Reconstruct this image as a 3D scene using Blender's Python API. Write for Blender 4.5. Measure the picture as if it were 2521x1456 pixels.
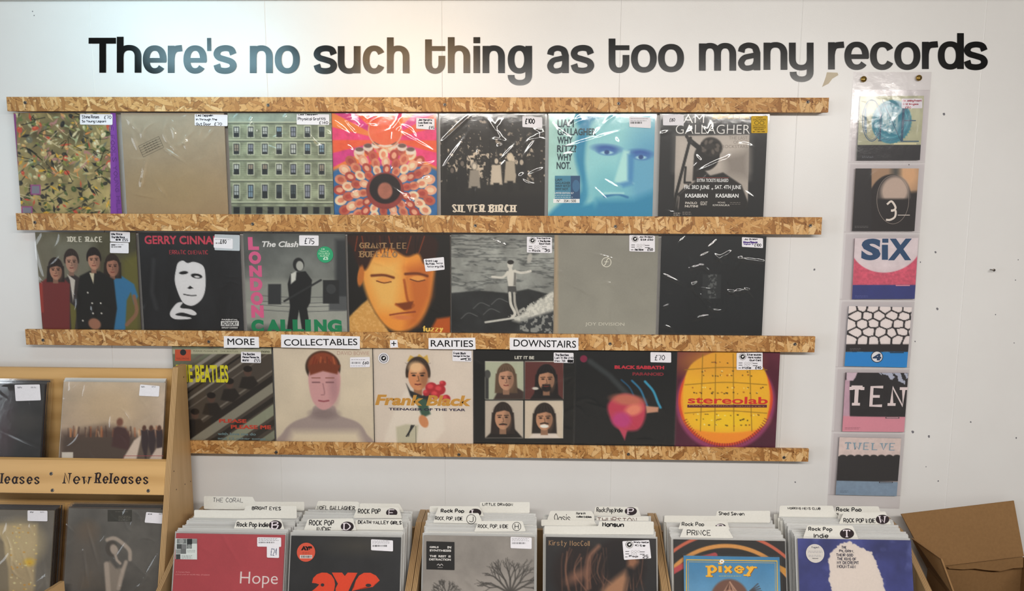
import bpy, math, random
import numpy as np
from mathutils import Vector

for _o in list(bpy.data.objects):
    bpy.data.objects.remove(_o)
S = bpy.context.scene
COL = S.collection
R = random.Random(11)
NR = np.random.RandomState(5)

# ------------------------------------------------------------------ camera, world, lights, exposure
FW, FH, FPX = 2521, 1456, 1900.0
CAM = np.array([1.5819, -2.3733, 1.55])
YAW, PITCH, ROLL = -0.0271, 0.1327, 0.0043


def _basis():
    cy, sy, cp, sp = math.cos(YAW), math.sin(YAW), math.cos(PITCH), math.sin(PITCH)
    f = np.array([sy * cp, cy * cp, -sp])
    r = np.array([cy, -sy, 0.0])
    u = np.cross(r, f)
    cr, sr = math.cos(ROLL), math.sin(ROLL)
    return cr * r + sr * u, -sr * r + cr * u, f


CR, CU, CF = _basis()
cam = bpy.data.cameras.new('camera')
cam_o = bpy.data.objects.new('camera', cam)
COL.objects.link(cam_o)
cam.sensor_width = 36.0
cam.lens = 36.0 * FPX / FW
cam.clip_start = 0.05
from mathutils import Matrix
cam_o.matrix_world = Matrix(((CR[0], CU[0], -CF[0], CAM[0]), (CR[1], CU[1], -CF[1], CAM[1]),
                             (CR[2], CU[2], -CF[2], CAM[2]), (0, 0, 0, 1)))
S.camera = cam_o

S.view_settings.view_transform = 'Standard'
S.view_settings.look = 'None'
S.view_settings.gamma = 1.0
S.view_settings.use_curve_mapping = False
S.view_settings.exposure = 0.0
try:
    S.cycles.transparent_max_bounces = 24
except Exception:
    pass

world = bpy.data.worlds.new('room_ambient')
S.world = world
world.use_nodes = True
world.node_tree.nodes['Background'].inputs[0].default_value = (1.0, 0.93, 0.86, 1)
world.node_tree.nodes['Background'].inputs[1].default_value = 0.15


def area_light(name, loc, target, sx, sy, power, color, spread=180):
    l = bpy.data.lights.new(name, 'AREA')
    l.shape = 'RECTANGLE'
    l.size, l.size_y = sx, sy
    l.energy = power
    l.color = color
    l.spread = math.radians(spread)
    o = bpy.data.objects.new(name, l)
    o.location = loc
    d = Vector(target) - Vector(loc)
    o.rotation_euler = d.to_track_quat('-Z', 'Y').to_euler()
    COL.objects.link(o)
    return o


# daylight from the shop front behind and left of the camera, soft
area_light('shop_window_light', (-3.6, -3.4, 1.3), (1.7, 0, 1.0), 2.2, 1.6, 58, (0.86, 0.935, 1.0))
# cool lamps under the ceiling close to the wall on the left
area_light('cool_lamp', (0.46, -0.42, 2.045), (0.56, 0.0, 1.92), 0.50, 0.12, 0.95, (0.50, 0.86, 1.0))
area_light('cool_lamp', (0.38, -0.85, 2.045), (0.56, 0.0, 1.90), 0.60, 0.14, 1.9, (0.50, 0.86, 1.0))
# warm ceiling lamps over the middle of the wall
area_light('warm_lamp_middle', (1.16, -0.42, 2.05), (1.2, 0.0, 1.95), 0.40, 0.10, 0.40, (1.0, 0.62, 0.28))
area_light('warm_lamp_middle', (1.10, -0.85, 2.05), (1.2, 0.0, 1.92), 0.50, 0.12, 0.80, (1.0, 0.62, 0.28))
area_light('overhead_fill', (2.1, -2.6, 2.09), (2.1, -1.4, 0.4), 3.4, 0.20, 82, (1.0, 0.955, 0.895))  # unseen fill added overhead to brighten the whole wall


def ray(px, py):
    return CF + CR * (px - FW / 2) / FPX - CU * (py - FH / 2) / FPX


def at(px, py, y):
    d = ray(px, py)
    return CAM + d * ((y - CAM[1]) / d[1])


def at_z(px, py, z):
    d = ray(px, py)
    return CAM + d * ((z - CAM[2]) / d[2])


def at_x(px, py, x):
    d = ray(px, py)
    return CAM + d * ((x - CAM[0]) / d[0])


# ------------------------------------------------------------------ colour and materials
GAIN = 1.32


def lin(h, gain=None):
    """hex or rgb 0-255 -> linear albedo"""
    if isinstance(h, str):
        h = h.lstrip('#')
        h = [int(h[i:i + 2], 16) for i in (0, 2, 4)]
    c = np.array(h, float) / 255.0
    c = np.where(c <= 0.04045, c / 12.92, ((c + 0.055) / 1.055) ** 2.4)
    return np.clip(c * (GAIN if gain is None else gain), 0, 0.92)


def rgba(h, gain=None):
    return tuple(lin(h, gain)) + (1.0,)


class NT:
    def __init__(self, name):
        self.m = bpy.data.materials.new(name)
        self.m.use_nodes = True
        self.t = self.m.node_tree
        self.b = self.t.nodes['Principled BSDF']
        self.out = self.t.nodes['Material Output']

    def n(self, typ, **kw):
        nd = self.t.nodes.new(typ)
        for k, v in kw.items():
            setattr(nd, k, v)
        return nd

    def l(self, a, b):
        self.t.links.new(a, b)

    def mapping(self, scale, rot=(0, 0, 0), loc=(0, 0, 0)):
        tc = self.n('ShaderNodeTexCoord')
        mp = self.n('ShaderNodeMapping')
        mp.inputs['Scale'].default_value = scale
        mp.inputs['Rotation'].default_value = rot
        mp.inputs['Location'].default_value = loc
        self.l(tc.outputs['Object'], mp.inputs['Vector'])
        return mp.outputs[0]

    def noise(self, vec, scale, detail=4, rough=0.55):
        n = self.n('ShaderNodeTexNoise')
        n.inputs['Scale'].default_value = scale
        n.inputs['Detail'].default_value = detail
        n.inputs['Roughness'].default_value = rough
        if vec is not None:
            self.l(vec, n.inputs['Vector'])
        return n

    def ramp(self, fac, stops):
        r = self.n('ShaderNodeValToRGB')
        els = r.color_ramp.elements
        while len(els) < len(stops):
            els.new(0.5)
        for e, (p, c) in zip(els, stops):
            e.position = p
            e.color = tuple(c) + (1,) if len(c) == 3 else c
        self.l(fac, r.inputs[0])
        return r.outputs[0]

    def mix(self, fac, a, b, mode='MIX'):
        m = self.n('ShaderNodeMix', data_type='RGBA', blend_type=mode)
        for sock, v in ((m.inputs[0], fac), (m.inputs[6], a), (m.inputs[7], b)):
            if hasattr(v, 'is_linked') or hasattr(v, 'links'):
                self.l(v, sock)
            else:
                sock.default_value = v
        return m.outputs[2]

    def math(self, op, a, b=0.0):
        m = self.n('ShaderNodeMath', operation=op)
        for sock, v in ((m.inputs[0], a), (m.inputs[1], b)):
            if hasattr(v, 'links'):
                self.l(v, sock)
            else:
                sock.default_value = v
        return m.outputs[0]

    def bump(self, h, strength=0.3, dist=0.002):
        b = self.n('ShaderNodeBump')
        b.inputs['Strength'].default_value = strength
        b.inputs['Distance'].default_value = dist
        self.l(h, b.inputs['Height'])
        self.l(b.outputs[0], self.b.inputs['Normal'])

    def set(self, base=None, rough=0.5, spec=0.5, metal=0.0):
        if base is not None:
            if hasattr(base, 'links'):
                self.l(base, self.b.inputs['Base Color'])
            else:
                self.b.inputs['Base Color'].default_value = base
        self.b.inputs['Roughness'].default_value = rough
        self.b.inputs['Specular IOR Level'].default_value = spec
        self.b.inputs['Metallic'].default_value = metal
        return self.m


def plain(name, col, rough=0.5, spec=0.5, metal=0.0, gain=1.0, grain=0.04, scale=60):
    t = NT(name)
    n = t.noise(t.mapping((1, 1, 1)), scale, 3)
    c = lin(col, gain)
    base = t.ramp(n.outputs[0], [(0.25, c * (1 - grain)), (0.75, np.clip(c * (1 + grain), 0, 0.95))])
    return t.set(base, rough, spec, metal)


def make_wall():
    t = NT('painted_wall_board')
    v = t.mapping((1, 1, 1))
    n1 = t.noise(v, 2.2, 5, 0.6)
    n2 = t.noise(v, 260, 2)
    c = t.ramp(n1.outputs[0], [(0.3, (0.73, 0.719, 0.710)), (0.7, (0.775, 0.767, 0.760))])
    h = t.math('ADD', t.math('MULTIPLY', n2.outputs[0], 0.25), t.math('MULTIPLY', n1.outputs[0], 1.0))
    t.bump(h, 0.12, 0.004)
    return t.set(c, 0.33, 0.65)


def make_osb():
    """oriented strand board: overlapping long flakes lying at several angles"""
    t = NT('osb_board')
    v0 = t.mapping((1, 1, 1))
    wn = t.noise(v0, 22, 3)
    add = t.n('ShaderNodeVectorMath', operation='MULTIPLY_ADD')
    t.l(wn.outputs['Color'], add.inputs[0])
    add.inputs[1].default_value = (0.016, 0.0, 0.016)
    t.l(v0, add.inputs[2])
    stops = [(0.10, (0.17, 0.065, 0.016)), (0.28, (0.37, 0.165, 0.047)), (0.48, (0.52, 0.265, 0.085)), (0.68, (0.62, 0.35, 0.13)),
             (0.9, (0.80, 0.56, 0.29))]
    base = None
    for i, (ang, sc, thr) in enumerate(((0.25, (13, 1, 50), 0), (-0.9, (15, 1, 70), .5), (1.2, (17, 1, 62), .55), (0.62, (16, 1, 88), .58),
                                        (-0.35, (20, 1, 105), .62), (1.75, (26, 1, 120), .68))):
        rot = t.n('ShaderNodeVectorRotate')
        rot.rotation_type = 'Y_AXIS'
        rot.inputs['Angle'].default_value = ang
        t.l(add.outputs[0], rot.inputs['Vector'])
        mp = t.n('ShaderNodeMapping')
        mp.inputs['Scale'].default_value = sc
        mp.inputs['Location'].default_value = (i * 3.7, 0, i * 1.9)
        t.l(rot.outputs[0], mp.inputs['Vector'])
        vo = t.n('ShaderNodeTexVoronoi')
        vo.inputs['Scale'].default_value = 1.0
        vo.inputs['Randomness'].default_value = 1.0
        t.l(mp.outputs[0], vo.inputs['Vector'])
        sep = t.n('ShaderNodeSeparateColor')
        t.l(vo.outputs['Color'], sep.inputs[0])
        g2 = t.n('ShaderNodeMapping')
        g2.inputs['Scale'].default_value = (.8, 1, 9)
        t.l(mp.outputs[0], g2.inputs['Vector'])
        gr = t.noise(g2.outputs[0], 1.6, 4, 0.65)
        f = t.math('ADD', t.math('MULTIPLY', sep.outputs[0], 0.62), t.math('MULTIPLY', gr.outputs[0], 0.42))
        ve = t.n('ShaderNodeTexVoronoi', feature='DISTANCE_TO_EDGE')
        ve.inputs['Scale'].default_value = 1.0
        t.l(mp.outputs[0], ve.inputs['Vector'])
        c = t.mix(0.8, t.ramp(f, stops), t.ramp(ve.outputs['Distance'], [(0.0, (.45, .40, .36)), (0.07, (1, 1, 1))]), 'MULTIPLY')
        if base is None:
            base = c
        else:
            base = t.mix(t.math('GREATER_THAN', sep.outputs[1], thr), base, c)
    crk = t.noise(t.mapping((60, 1, 130), (0, .5, 0)), 1.0, 4, .7)
    hm = t.ramp(crk.outputs[0], [(0.0, (0.18, 0.10, 0.05)), (0.33, (0.26, 0.15, 0.08)), (0.42, (1, 1, 1))])
    base = t.mix(0.85, base, hm, 'MULTIPLY')
    t.bump(crk.outputs[0], 0.25, 0.001)
    return t.set(base, 0.5, 0.35)


def make_ply(name, light, dark, edge=True, axis='z'):
    t = NT(name)
    sc = {'z': (9, 9, 0.9), 'x': (0.9, 9, 9)}[axis]
    v = t.mapping(sc)
    n = t.noise(v, 3.0, 6, 0.6)
    w = t.n('ShaderNodeTexWave', wave_type='BANDS', bands_direction='X' if axis == 'z' else 'Z')
    w.inputs['Scale'].default_value = 0.55
    w.inputs['Distortion'].default_value = 9.0
    w.inputs['Detail'].default_value = 2.0
    w.inputs['Detail Scale'].default_value = 0.6
    t.l(v, w.inputs['Vector'])
    f = t.math('ADD', t.math('MULTIPLY', n.outputs[0], 0.6), t.math('MULTIPLY', w.outputs['Fac'], 0.3))
    base = t.ramp(f, [(0.2, dark), (0.55, light), (0.9, tuple(min(.95, 1.12 * c) for c in light))])
    if edge:
        tc = t.n('ShaderNodeTexCoord')
        sp = t.n('ShaderNodeSeparateXYZ')
        t.l(tc.outputs['Object'], sp.inputs[0])
        st = t.math('PINGPONG', t.math('MULTIPLY', sp.outputs[0], 1.0), 0.0022)
        stn = t.math('MULTIPLY', st, 450.0)
        nn = t.noise(t.mapping((300, 25, 6)), 1.0, 3)
        ff = t.math('ADD', t.math('MULTIPLY', stn, 0.75), t.math('MULTIPLY', nn.outputs[0], 0.25))
        ec = t.ramp(ff, [(0.1, tuple(c * 0.55 for c in dark)), (0.45, dark), (0.75, light)])
        geo = t.n('ShaderNodeNewGeometry')
        sn = t.n('ShaderNodeSeparateXYZ')
        t.l(geo.outputs['True Normal'], sn.inputs[0])
        m = t.math('LESS_THAN', t.math('ABSOLUTE', sn.outputs[0]), 0.6)
        base = t.mix(m, base, ec)
    return t.set(base, 0.45, 0.35)


def make_print(name, rough=0.45, spec=0.35):
    t = NT(name)
    a = t.n('ShaderNodeVertexColor', layer_name='Col')
    n = t.noise(t.mapping((1, 1, 1)), 180, 2)
    g = t.ramp(n.outputs[0], [(0.2, (0.93, 0.93, 0.93)), (0.8, (1, 1, 1))])
    return t.set(t.mix(1.0, a.outputs[0], g, 'MULTIPLY'), rough, spec)


def make_film(name, tint, haze, refl, rough, haze_col=(0.8, 0.8, 0.8), bump=0.0, bscale=25):
    """clear plastic film: see-through, slightly hazy, with a glossy skin"""
    t = NT(name)
    t.t.nodes.remove(t.b)
    tr = t.n('ShaderNodeBsdfTransparent')
    tr.inputs[0].default_value = tuple(tint) + (1,)
    df = t.n('ShaderNodeBsdfDiffuse')
    df.inputs[0].default_value = tuple(haze_col) + (1,)
    gl = t.n('ShaderNodeBsdfGlossy')
    gl.inputs['Roughness'].default_value = rough
    fr = t.n('ShaderNodeFresnel')
    fr.inputs['IOR'].default_value = 1.5
    m1 = t.n('ShaderNodeMixShader')
    m1.inputs[0].default_value = haze
    t.l(tr.outputs[0], m1.inputs[1])
    t.l(df.outputs[0], m1.inputs[2])
    m2 = t.n('ShaderNodeMixShader')
    t.l(t.math('MINIMUM', t.math('MULTIPLY', fr.outputs[0], refl), 0.8), m2.inputs[0])
    t.l(m1.outputs[0], m2.inputs[1])
    t.l(gl.outputs[0], m2.inputs[2])
    if bump:
        n = t.noise(t.mapping((1, 1, 1)), bscale, 4)
        b = t.n('ShaderNodeBump')
        b.inputs['Strength'].default_value = bump
        b.inputs['Distance'].default_value = 0.01
        t.l(n.outputs[0], b.inputs['Height'])
        t.l(b.outputs[0], gl.inputs['Normal'])
    t.l(m2.outputs[0], t.out.inputs[0])
    return t.m


M = {}
M['wall'] = make_wall()
M['osb'] = make_osb()
M['ply'] = make_ply('plywood_panel', (0.60, 0.40, 0.20), (0.42, 0.25, 0.105))
M['ply_fascia'] = make_ply('plywood_fascia', (0.70, 0.43, 0.175), (0.56, 0.32, 0.115), edge=False, axis='x')
M['ply_bin'] = make_ply('plywood_bin', (0.50, 0.33, 0.165), (0.34, 0.205, 0.095))
M['print'] = make_print('printed_sleeve')
M['print_gloss'] = make_print('printed_sleeve_gloss', 0.22, 0.5)
M['paper'] = make_print('printed_paper', 0.6, 0.3)
M['film'] = make_film('clear_poly_film', (0.98, 0.98, 0.98), 0.010, 1.05, 0.075, bump=0.02, bscale=30)
M['film_milky'] = make_film('milky_poly_film', (0.95, 0.96, 0.96), 0.50, 1.4, 0.25, (0.84, 0.84, 0.83))
M['pvc'] = make_film('clear_pvc', (0.955, 0.94, 0.95), 0.035, 1.0, 0.12, (0.75, 0.70, 0.73), bump=0.07, bscale=22)
M['vinyl'] = plain('black_vinyl_letter', '#060606', 0.17, 0.45)
M['ink'] = plain('dark_printed_ink', '#1d0d12', 0.5, 0.3)
M['steel'] = plain('screw_steel', '#77706a', 0.35, 0.5, 0.9)
M['steel_dark'] = plain('screw_recess', '#17130f', 0.6)
M['brass'] = plain('brass_screw', '#a98a4a', 0.25, 0.5, 1.0)
M['card_white'] = plain('white_divider_card', '#e3e1da', 0.4, 0.4, gain=1.0, grain=0.02)
M['cardboard'] = plain('cardboard', '#8c6b47', 0.8, 0.15, gain=1.0, grain=0.07, scale=120)
M['cardboard_in'] = plain('cardboard_inside', '#7d5f40', 0.85, 0.1, gain=1.0, grain=0.06, scale=90)
M['concrete'] = plain('floor_concrete', '#8a857d', 0.7, 0.3, grain=0.15, scale=7)
M['ceiling'] = plain('ceiling_paint', '#dcdad5', 0.7, 0.2)
M['scuff'] = plain('scuff_mark', '#77767c', 0.8, 0.1)
M['tear'] = plain('torn_paint_patch', '#c9bda8', 0.85, 0.1)


# ------------------------------------------------------------------ mesh helpers
def mesh_obj(name, mesh, parent=None, mats=(), origin=None):
    for m in mats:
        mesh.materials.append(m)
    o = bpy.data.objects.new(name, mesh)
    COL.objects.link(o)
    if parent is not None:
        o.parent = parent
        off = Vector((0, 0, 0))
        p = parent
        while p is not None:
            off += Vector(p.location)
            p = p.parent
        mesh.transform(Matrix.Translation(-off))
    elif origin is not None:
        o.location = origin
        mesh.transform(Matrix.Translation(-Vector(origin)))
    return o


def tag(o, label, cat, group=None, kind=None):
    o['label'] = label
    o['category'] = cat
    if group:
        o['group'] = group
    if kind:
        o['kind'] = kind
    return o


def thing(name, loc, label, cat, group=None):
    o = bpy.data.objects.new(name, None)
    o.empty_display_size = 0.02
    o.location = tuple(float(c) for c in loc)
    COL.objects.link(o)
    return tag(o, label, cat, group)


class MB:
    """collects polygons (world space) with a colour per vertex and builds one mesh"""

    def __init__(self):
        self.v, self.f, self.c, self.mi, self.sm = [], [], [], [], []

    def add(self, verts, faces, col=(0.8, 0.8, 0.8), mi=0, smooth=False):
        b = len(self.v)
        self.v += [tuple(map(float, p)) for p in verts]
        c = tuple(col)[:3] + (1.0,)
        self.c += [c] * len(verts)
        self.f += [[b + i for i in f] for f in faces]
        self.mi += [mi] * len(faces)
        self.sm += [smooth] * len(faces)

    def hexa(self, p, col=(0.8, 0.8, 0.8), mi=0):
        """p: 8 corners, 0-3 one side (ring), 4-7 opposite"""
        self.add(p, [(3, 2, 1, 0), (4, 5, 6, 7), (0, 1, 5, 4), (1, 2, 6, 5), (2, 3, 7, 6), (3, 0, 4, 7)], col, mi)

    def box(self, x0, x1, y0, y1, z0, z1, col=(0.8, 0.8, 0.8), mi=0):
        self.hexa([(x0, y0, z0), (x1, y0, z0), (x1, y0, z1), (x0, y0, z1),
                   (x0, y1, z0), (x1, y1, z0), (x1, y1, z1), (x0, y1, z1)], col, mi)

    def bevel_box(self, x0, x1, y0, y1, z0, z1, b, col=(.8, .8, .8), mi=0):
        bm = bmesh.new()
        bmesh.ops.create_cube(bm, size=1.0)
        for v in bm.verts:
            v.co = Vector(((x0 + x1) / 2 + v.co.x * (x1 - x0), (y0 + y1) / 2 + v.co.y * (y1 - y0), (z0 + z1) / 2 + v.co.z * (z1 - z0)))
        bmesh.ops.bevel(bm, geom=list(bm.edges), offset=b, segments=2, affect='EDGES', profile=0.5)
        bm.verts.index_update()
        self.add([tuple(v.co) for v in bm.verts], [[v.index for v in f.verts] for f in bm.faces], col, mi)
        bm.free()

    def prism(self, poly, n, col=(0.8, 0.8, 0.8), mi=0):
        """poly: 3d outline, n: extrusion vector"""
        k = len(poly)
        a = [np.array(p, float) for p in poly]
        b = [p + np.array(n, float) for p in a]
        self.add(a + b, [list(range(k))[::-1], list(range(k, 2 * k))] +
                 [[i, (i + 1) % k, k + (i + 1) % k, k + i] for i in range(k)], col, mi)

    def disc(self, c, u, v, r0, r1, n=20, col=(0.8, 0.8, 0.8), mi=0):
        c, u, v = map(np.array, (c, u, v))
        A = [2 * math.pi * i / n for i in range(n)]
        if r0 <= 0:
            self.add([c + (u * math.cos(t) + v * math.sin(t)) * r1 for t in A], [list(range(n))], col, mi)
        else:
            P = [c + (u * math.cos(t) + v * math.sin(t)) * r for r in (r0, r1) for t in A]
            self.add(P, [(i, (i + 1) % n, n + (i + 1) % n, n + i) for i in range(n)], col, mi)

    def lathe(self, c, axis, u, v, prof, n=16, col=(.8, .8, .8), mi=0, smooth=True):
        """prof: list of (r, h) along axis"""
        c, axis, u, v = map(np.array, (c, axis, u, v))
        P = []
        for r, h in prof:
            for i in range(n):
                t = 2 * math.pi * i / n
                P.append(c + axis * h + (u * math.cos(t) + v * math.sin(t)) * r)
        F = []
        for j in range(len(prof) - 1):
            for i in range(n):
                F.append((j * n + i, j * n + (i + 1) % n, (j + 1) * n + (i + 1) % n, (j + 1) * n + i))
        F.append(list(range((len(prof) - 1) * n, len(prof) * n)))
        self.add(P, F, col, mi, smooth)

    def build(self, name, mats, parent=None, origin=None, colors=True):
        me = bpy.data.meshes.new(name)
        me.from_pydata(self.v, [], self.f)
        if colors:
            ca = me.color_attributes.new('Col', 'FLOAT_COLOR', 'POINT')
            ca.data.foreach_set('color', np.array(self.c, np.float32).ravel())
        me.polygons.foreach_set('material_index', np.array(self.mi, np.int32))
        me.polygons.foreach_set('use_smooth', np.array(self.sm, bool))
        me.update()
        if not isinstance(mats, (list, tuple)):
            mats = [mats]
        return mesh_obj(name, me, parent, mats, origin)


import bmesh


def grid_mesh(name, P, C=None, smooth=False, extra=None):
    """P: (n,m,3) points -> quad grid; C: (n,m,3) linear colours; extra: (verts, faces, col) appended"""
    n, m = P.shape[:2]
    V = P.reshape(-1, 3)
    idx = np.arange(n * m).reshape(n, m)
    Q = np.stack([idx[:-1, :-1], idx[1:, :-1], idx[1:, 1:], idx[:-1, 1:]], -1).reshape(-1, 4)
    cols = None
    if C is not None:
        cols = np.concatenate([C.reshape(-1, 3), np.ones((n * m, 1))], 1)
    if extra is not None:
        ev, ef, ec = extra
        Q = np.concatenate([Q, np.array(ef) + len(V)])
        V = np.concatenate([V, np.array(ev, float)])
        if cols is not None:
            cols = np.concatenate([cols, np.tile(np.append(ec, 1.0), (len(ev), 1))])
    me = bpy.data.meshes.new(name)
    me.vertices.add(len(V))
    me.vertices.foreach_set('co', V.astype(np.float32).ravel())
    me.loops.add(Q.size)
    me.loops.foreach_set('vertex_index', Q.astype(np.int32).ravel())
    me.polygons.add(len(Q))
    me.polygons.foreach_set('loop_start', np.arange(0, Q.size, 4, dtype=np.int32))
    me.polygons.foreach_set('use_smooth', np.full(len(Q), smooth))
    me.update(calc_edges=True)
    if cols is not None:
        ca = me.color_attributes.new('Col', 'FLOAT_COLOR', 'POINT')
        ca.data.foreach_set('color', cols.astype(np.float32).ravel())
    return me


class Plane:
    """a flat face: O top-left corner, U to the right, D downwards (unit), faces the viewer along N"""

    def __init__(self, O, U, D):
        self.O, self.U, self.D = (np.array(a, float) for a in (O, U, D))
        self.N = np.cross(self.D, self.U)
        if self.N[1] > 0:
            self.N = -self.N

    def px(self, x, y):
        d = ray(x, y)
        t = ((self.O - CAM) @ self.N) / (d @ self.N)
        q = CAM + d * t - self.O
        return np.array([q @ self.U, q @ self.D])

    def w(self, u, v, h=0.0):
        return self.O + self.U * u + self.D * v + self.N * h


# ------------------------------------------------------------------ lettering
def crom(P, k=6, closed=False):
    P = [np.array(p, float) for p in P]
    if len(P) < 3:
        return P
    ext = [P[-1]] + P + [P[0], P[1]] if closed else [2 * P[0] - P[1]] + P + [2 * P[-1] - P[-2]]
    out = []
    for i in range(1, len(ext) - 2):
        a, b, c, d = ext[i - 1:i + 3]
        for j in range(k):
            t = j / k
            out.append(0.5 * ((2 * b) + (c - a) * t + (2 * a - 5 * b + 4 * c - d) * t * t + (3 * b - a - 3 * c + d) * t ** 3))
    out.append(ext[-2])
    return out


def ribbon2(P, wv, wh=None, closed=False):
    """strip of the given width along 2d points; wv for upright, wh for level travel"""
    wh = wv if wh is None else wh
    P = np.array(P, float)
    n = len(P)
    if closed:
        T = np.roll(P, -1, 0) - np.roll(P, 1, 0)
    else:
        T = np.gradient(P, axis=0) if n > 2 else np.tile(P[-1] - P[0], (n, 1))
    L = np.linalg.norm(T, axis=1)
    L[L == 0] = 1
    T = T / L[:, None]
    W = np.sqrt((wv * T[:, 1]) ** 2 + (wh * T[:, 0]) ** 2)
    Nn = np.stack([-T[:, 1], T[:, 0]], 1) * (W / 2)[:, None]
    V = np.concatenate([P + Nn, P - Nn])
    m = n if closed else n - 1
    F = [(i, (i + 1) % n, n + (i + 1) % n, n + i) for i in range(m)]
    return V, F


GL = {
    'A': '032943 1535', 'B': '0309 ~0939483706 ~0646453303', 'C': '~48291806142344', 'D': '0309 ~092947452303',
    'E': '49090343 0636', 'F': '490903 0636', 'G': '~48291806142344 444626', 'H': '0309 4349 0646', 'I': '0309',
    'J': '~49442304', 'K': '0309 4906 0643', 'L': '090343', 'M': '0309264943', 'N': '03094349', 'O': '~29070523454729',
    'P': '0309 ~0939483606', 'Q': '~29070523454729 2543', 'R': '0309 ~0939483606 2643', 'S': '~4829081735442304',
    'T': '0949 2923', 'U': '~0905234549', 'V': '092349', 'W': '0913264359', 'X': '0943 4903', 'Y': '0926 492623',
    'Z': '09490343', 'a': '~4627052344 4743', 'b': '0903 ~0627452304', 'c': '~46270523 2344', 'd': '~4627052344 4943',
    'e': '~05454627052344', 'f': '~39282623 0737', 'g': '~4627052344 ~47422001', 'h': '0903 ~06274643', 'i': '0703 0908',
    'j': '~171201 1918', 'k': '0903 4705 0543', 'l': '0903', 'm': '0703 ~06172623 ~26374643', 'n': '0703 ~06274643',
    'o': '~2705234527', 'p': '0700 ~0627452304', 'q': '~4627052344 4740', 'r': '0703 ~052737', 's': '~46270625442304',
    't': '~29242343 0747', 'u': '~07042345 4743', 'v': '072347', 'w': '0713254357', 'x': '0743 4703', 'y': '0725 4701',
    'z': '07470343', '0': '~29070523454729', '1': '082923', '2': '~0829472503 0343', '3': '~0829473626 ~2646442303',
    '4': '390545 3933', '5': '490906 ~0626452303', '6': '~49160423452606', '7': '094923', '8': '~261729372605234526',
    '9': '~4627182947 4743', '£': '~4839281413 0343 0636', '+': '0646 2824', ',': '1302', '.': '0304', "'": '0908',
    '(': '~19060413', ')': '~09161403', '-': '0636', ':': '0706 0403', '/': '0349', '!': '0905 0403', '&': '4308~1828', '?': '~0829472625 2423',
}
GL['&'] = '430818 ~18280523 2345'


GLS = {'T': '0949 2923 0908 4948'}


def stroke_paths(text, jit=0.0, space=3.0, track=1.6, rnd=None, alt=None):
    rnd = rnd or R
    x = 0.0
    paths = []
    for ch in text:
        if ch == ' ':
            x += space
            continue
        g = (alt or {}).get(ch) or GL.get(ch) or GL.get(ch.upper()) or '0343'
        wmax = 0
        dy = rnd.uniform(-jit, jit)
        sc = 1 + rnd.uniform(-jit, jit) * 0.12
        for st in g.split():
            sm = st.startswith('~')
            st = st.lstrip('~')
            pts = [(int(st[i]), int(st[i + 1])) for i in range(0, len(st) - 1, 2)]
            wmax = max(wmax, max(p[0] for p in pts))
            pts = [np.array([x + p[0] * sc + rnd.uniform(-jit, jit) * .35, (p[1] - 3) * sc + dy + rnd.uniform(-jit, jit) * .35]) for p in pts]
            if len(pts) == 2 and np.linalg.norm(pts[0] - pts[1]) < 1.2:
                pass
            paths.append(crom(pts, 5) if sm else pts)
        x += wmax + track
    return paths


_fc = {}


def font_mesh(text, bold=0.0, shear=0.0):
    k = (text, bold, shear)
    if k not in _fc:
        c = bpy.data.curves.new('tmp', 'FONT')
        c.body = text
        multi = bold > 0 and 'M' in text
        c.offset = 0 if multi else bold
        c.shear = shear
        c.resolution_u = 4
        o = bpy.data.objects.new('tmp', c)
        me = bpy.data.meshes.new_from_object(o)
        V = np.array([v.co[:2] for v in me.vertices]) if len(me.vertices) else np.zeros((1, 2))
        F = [list(p.vertices) for p in me.polygons]
        bpy.data.objects.remove(o)
        bpy.data.curves.remove(c)
        bpy.data.meshes.remove(me)
        _fc[k] = (V, F)
    return _fc[k]


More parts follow.
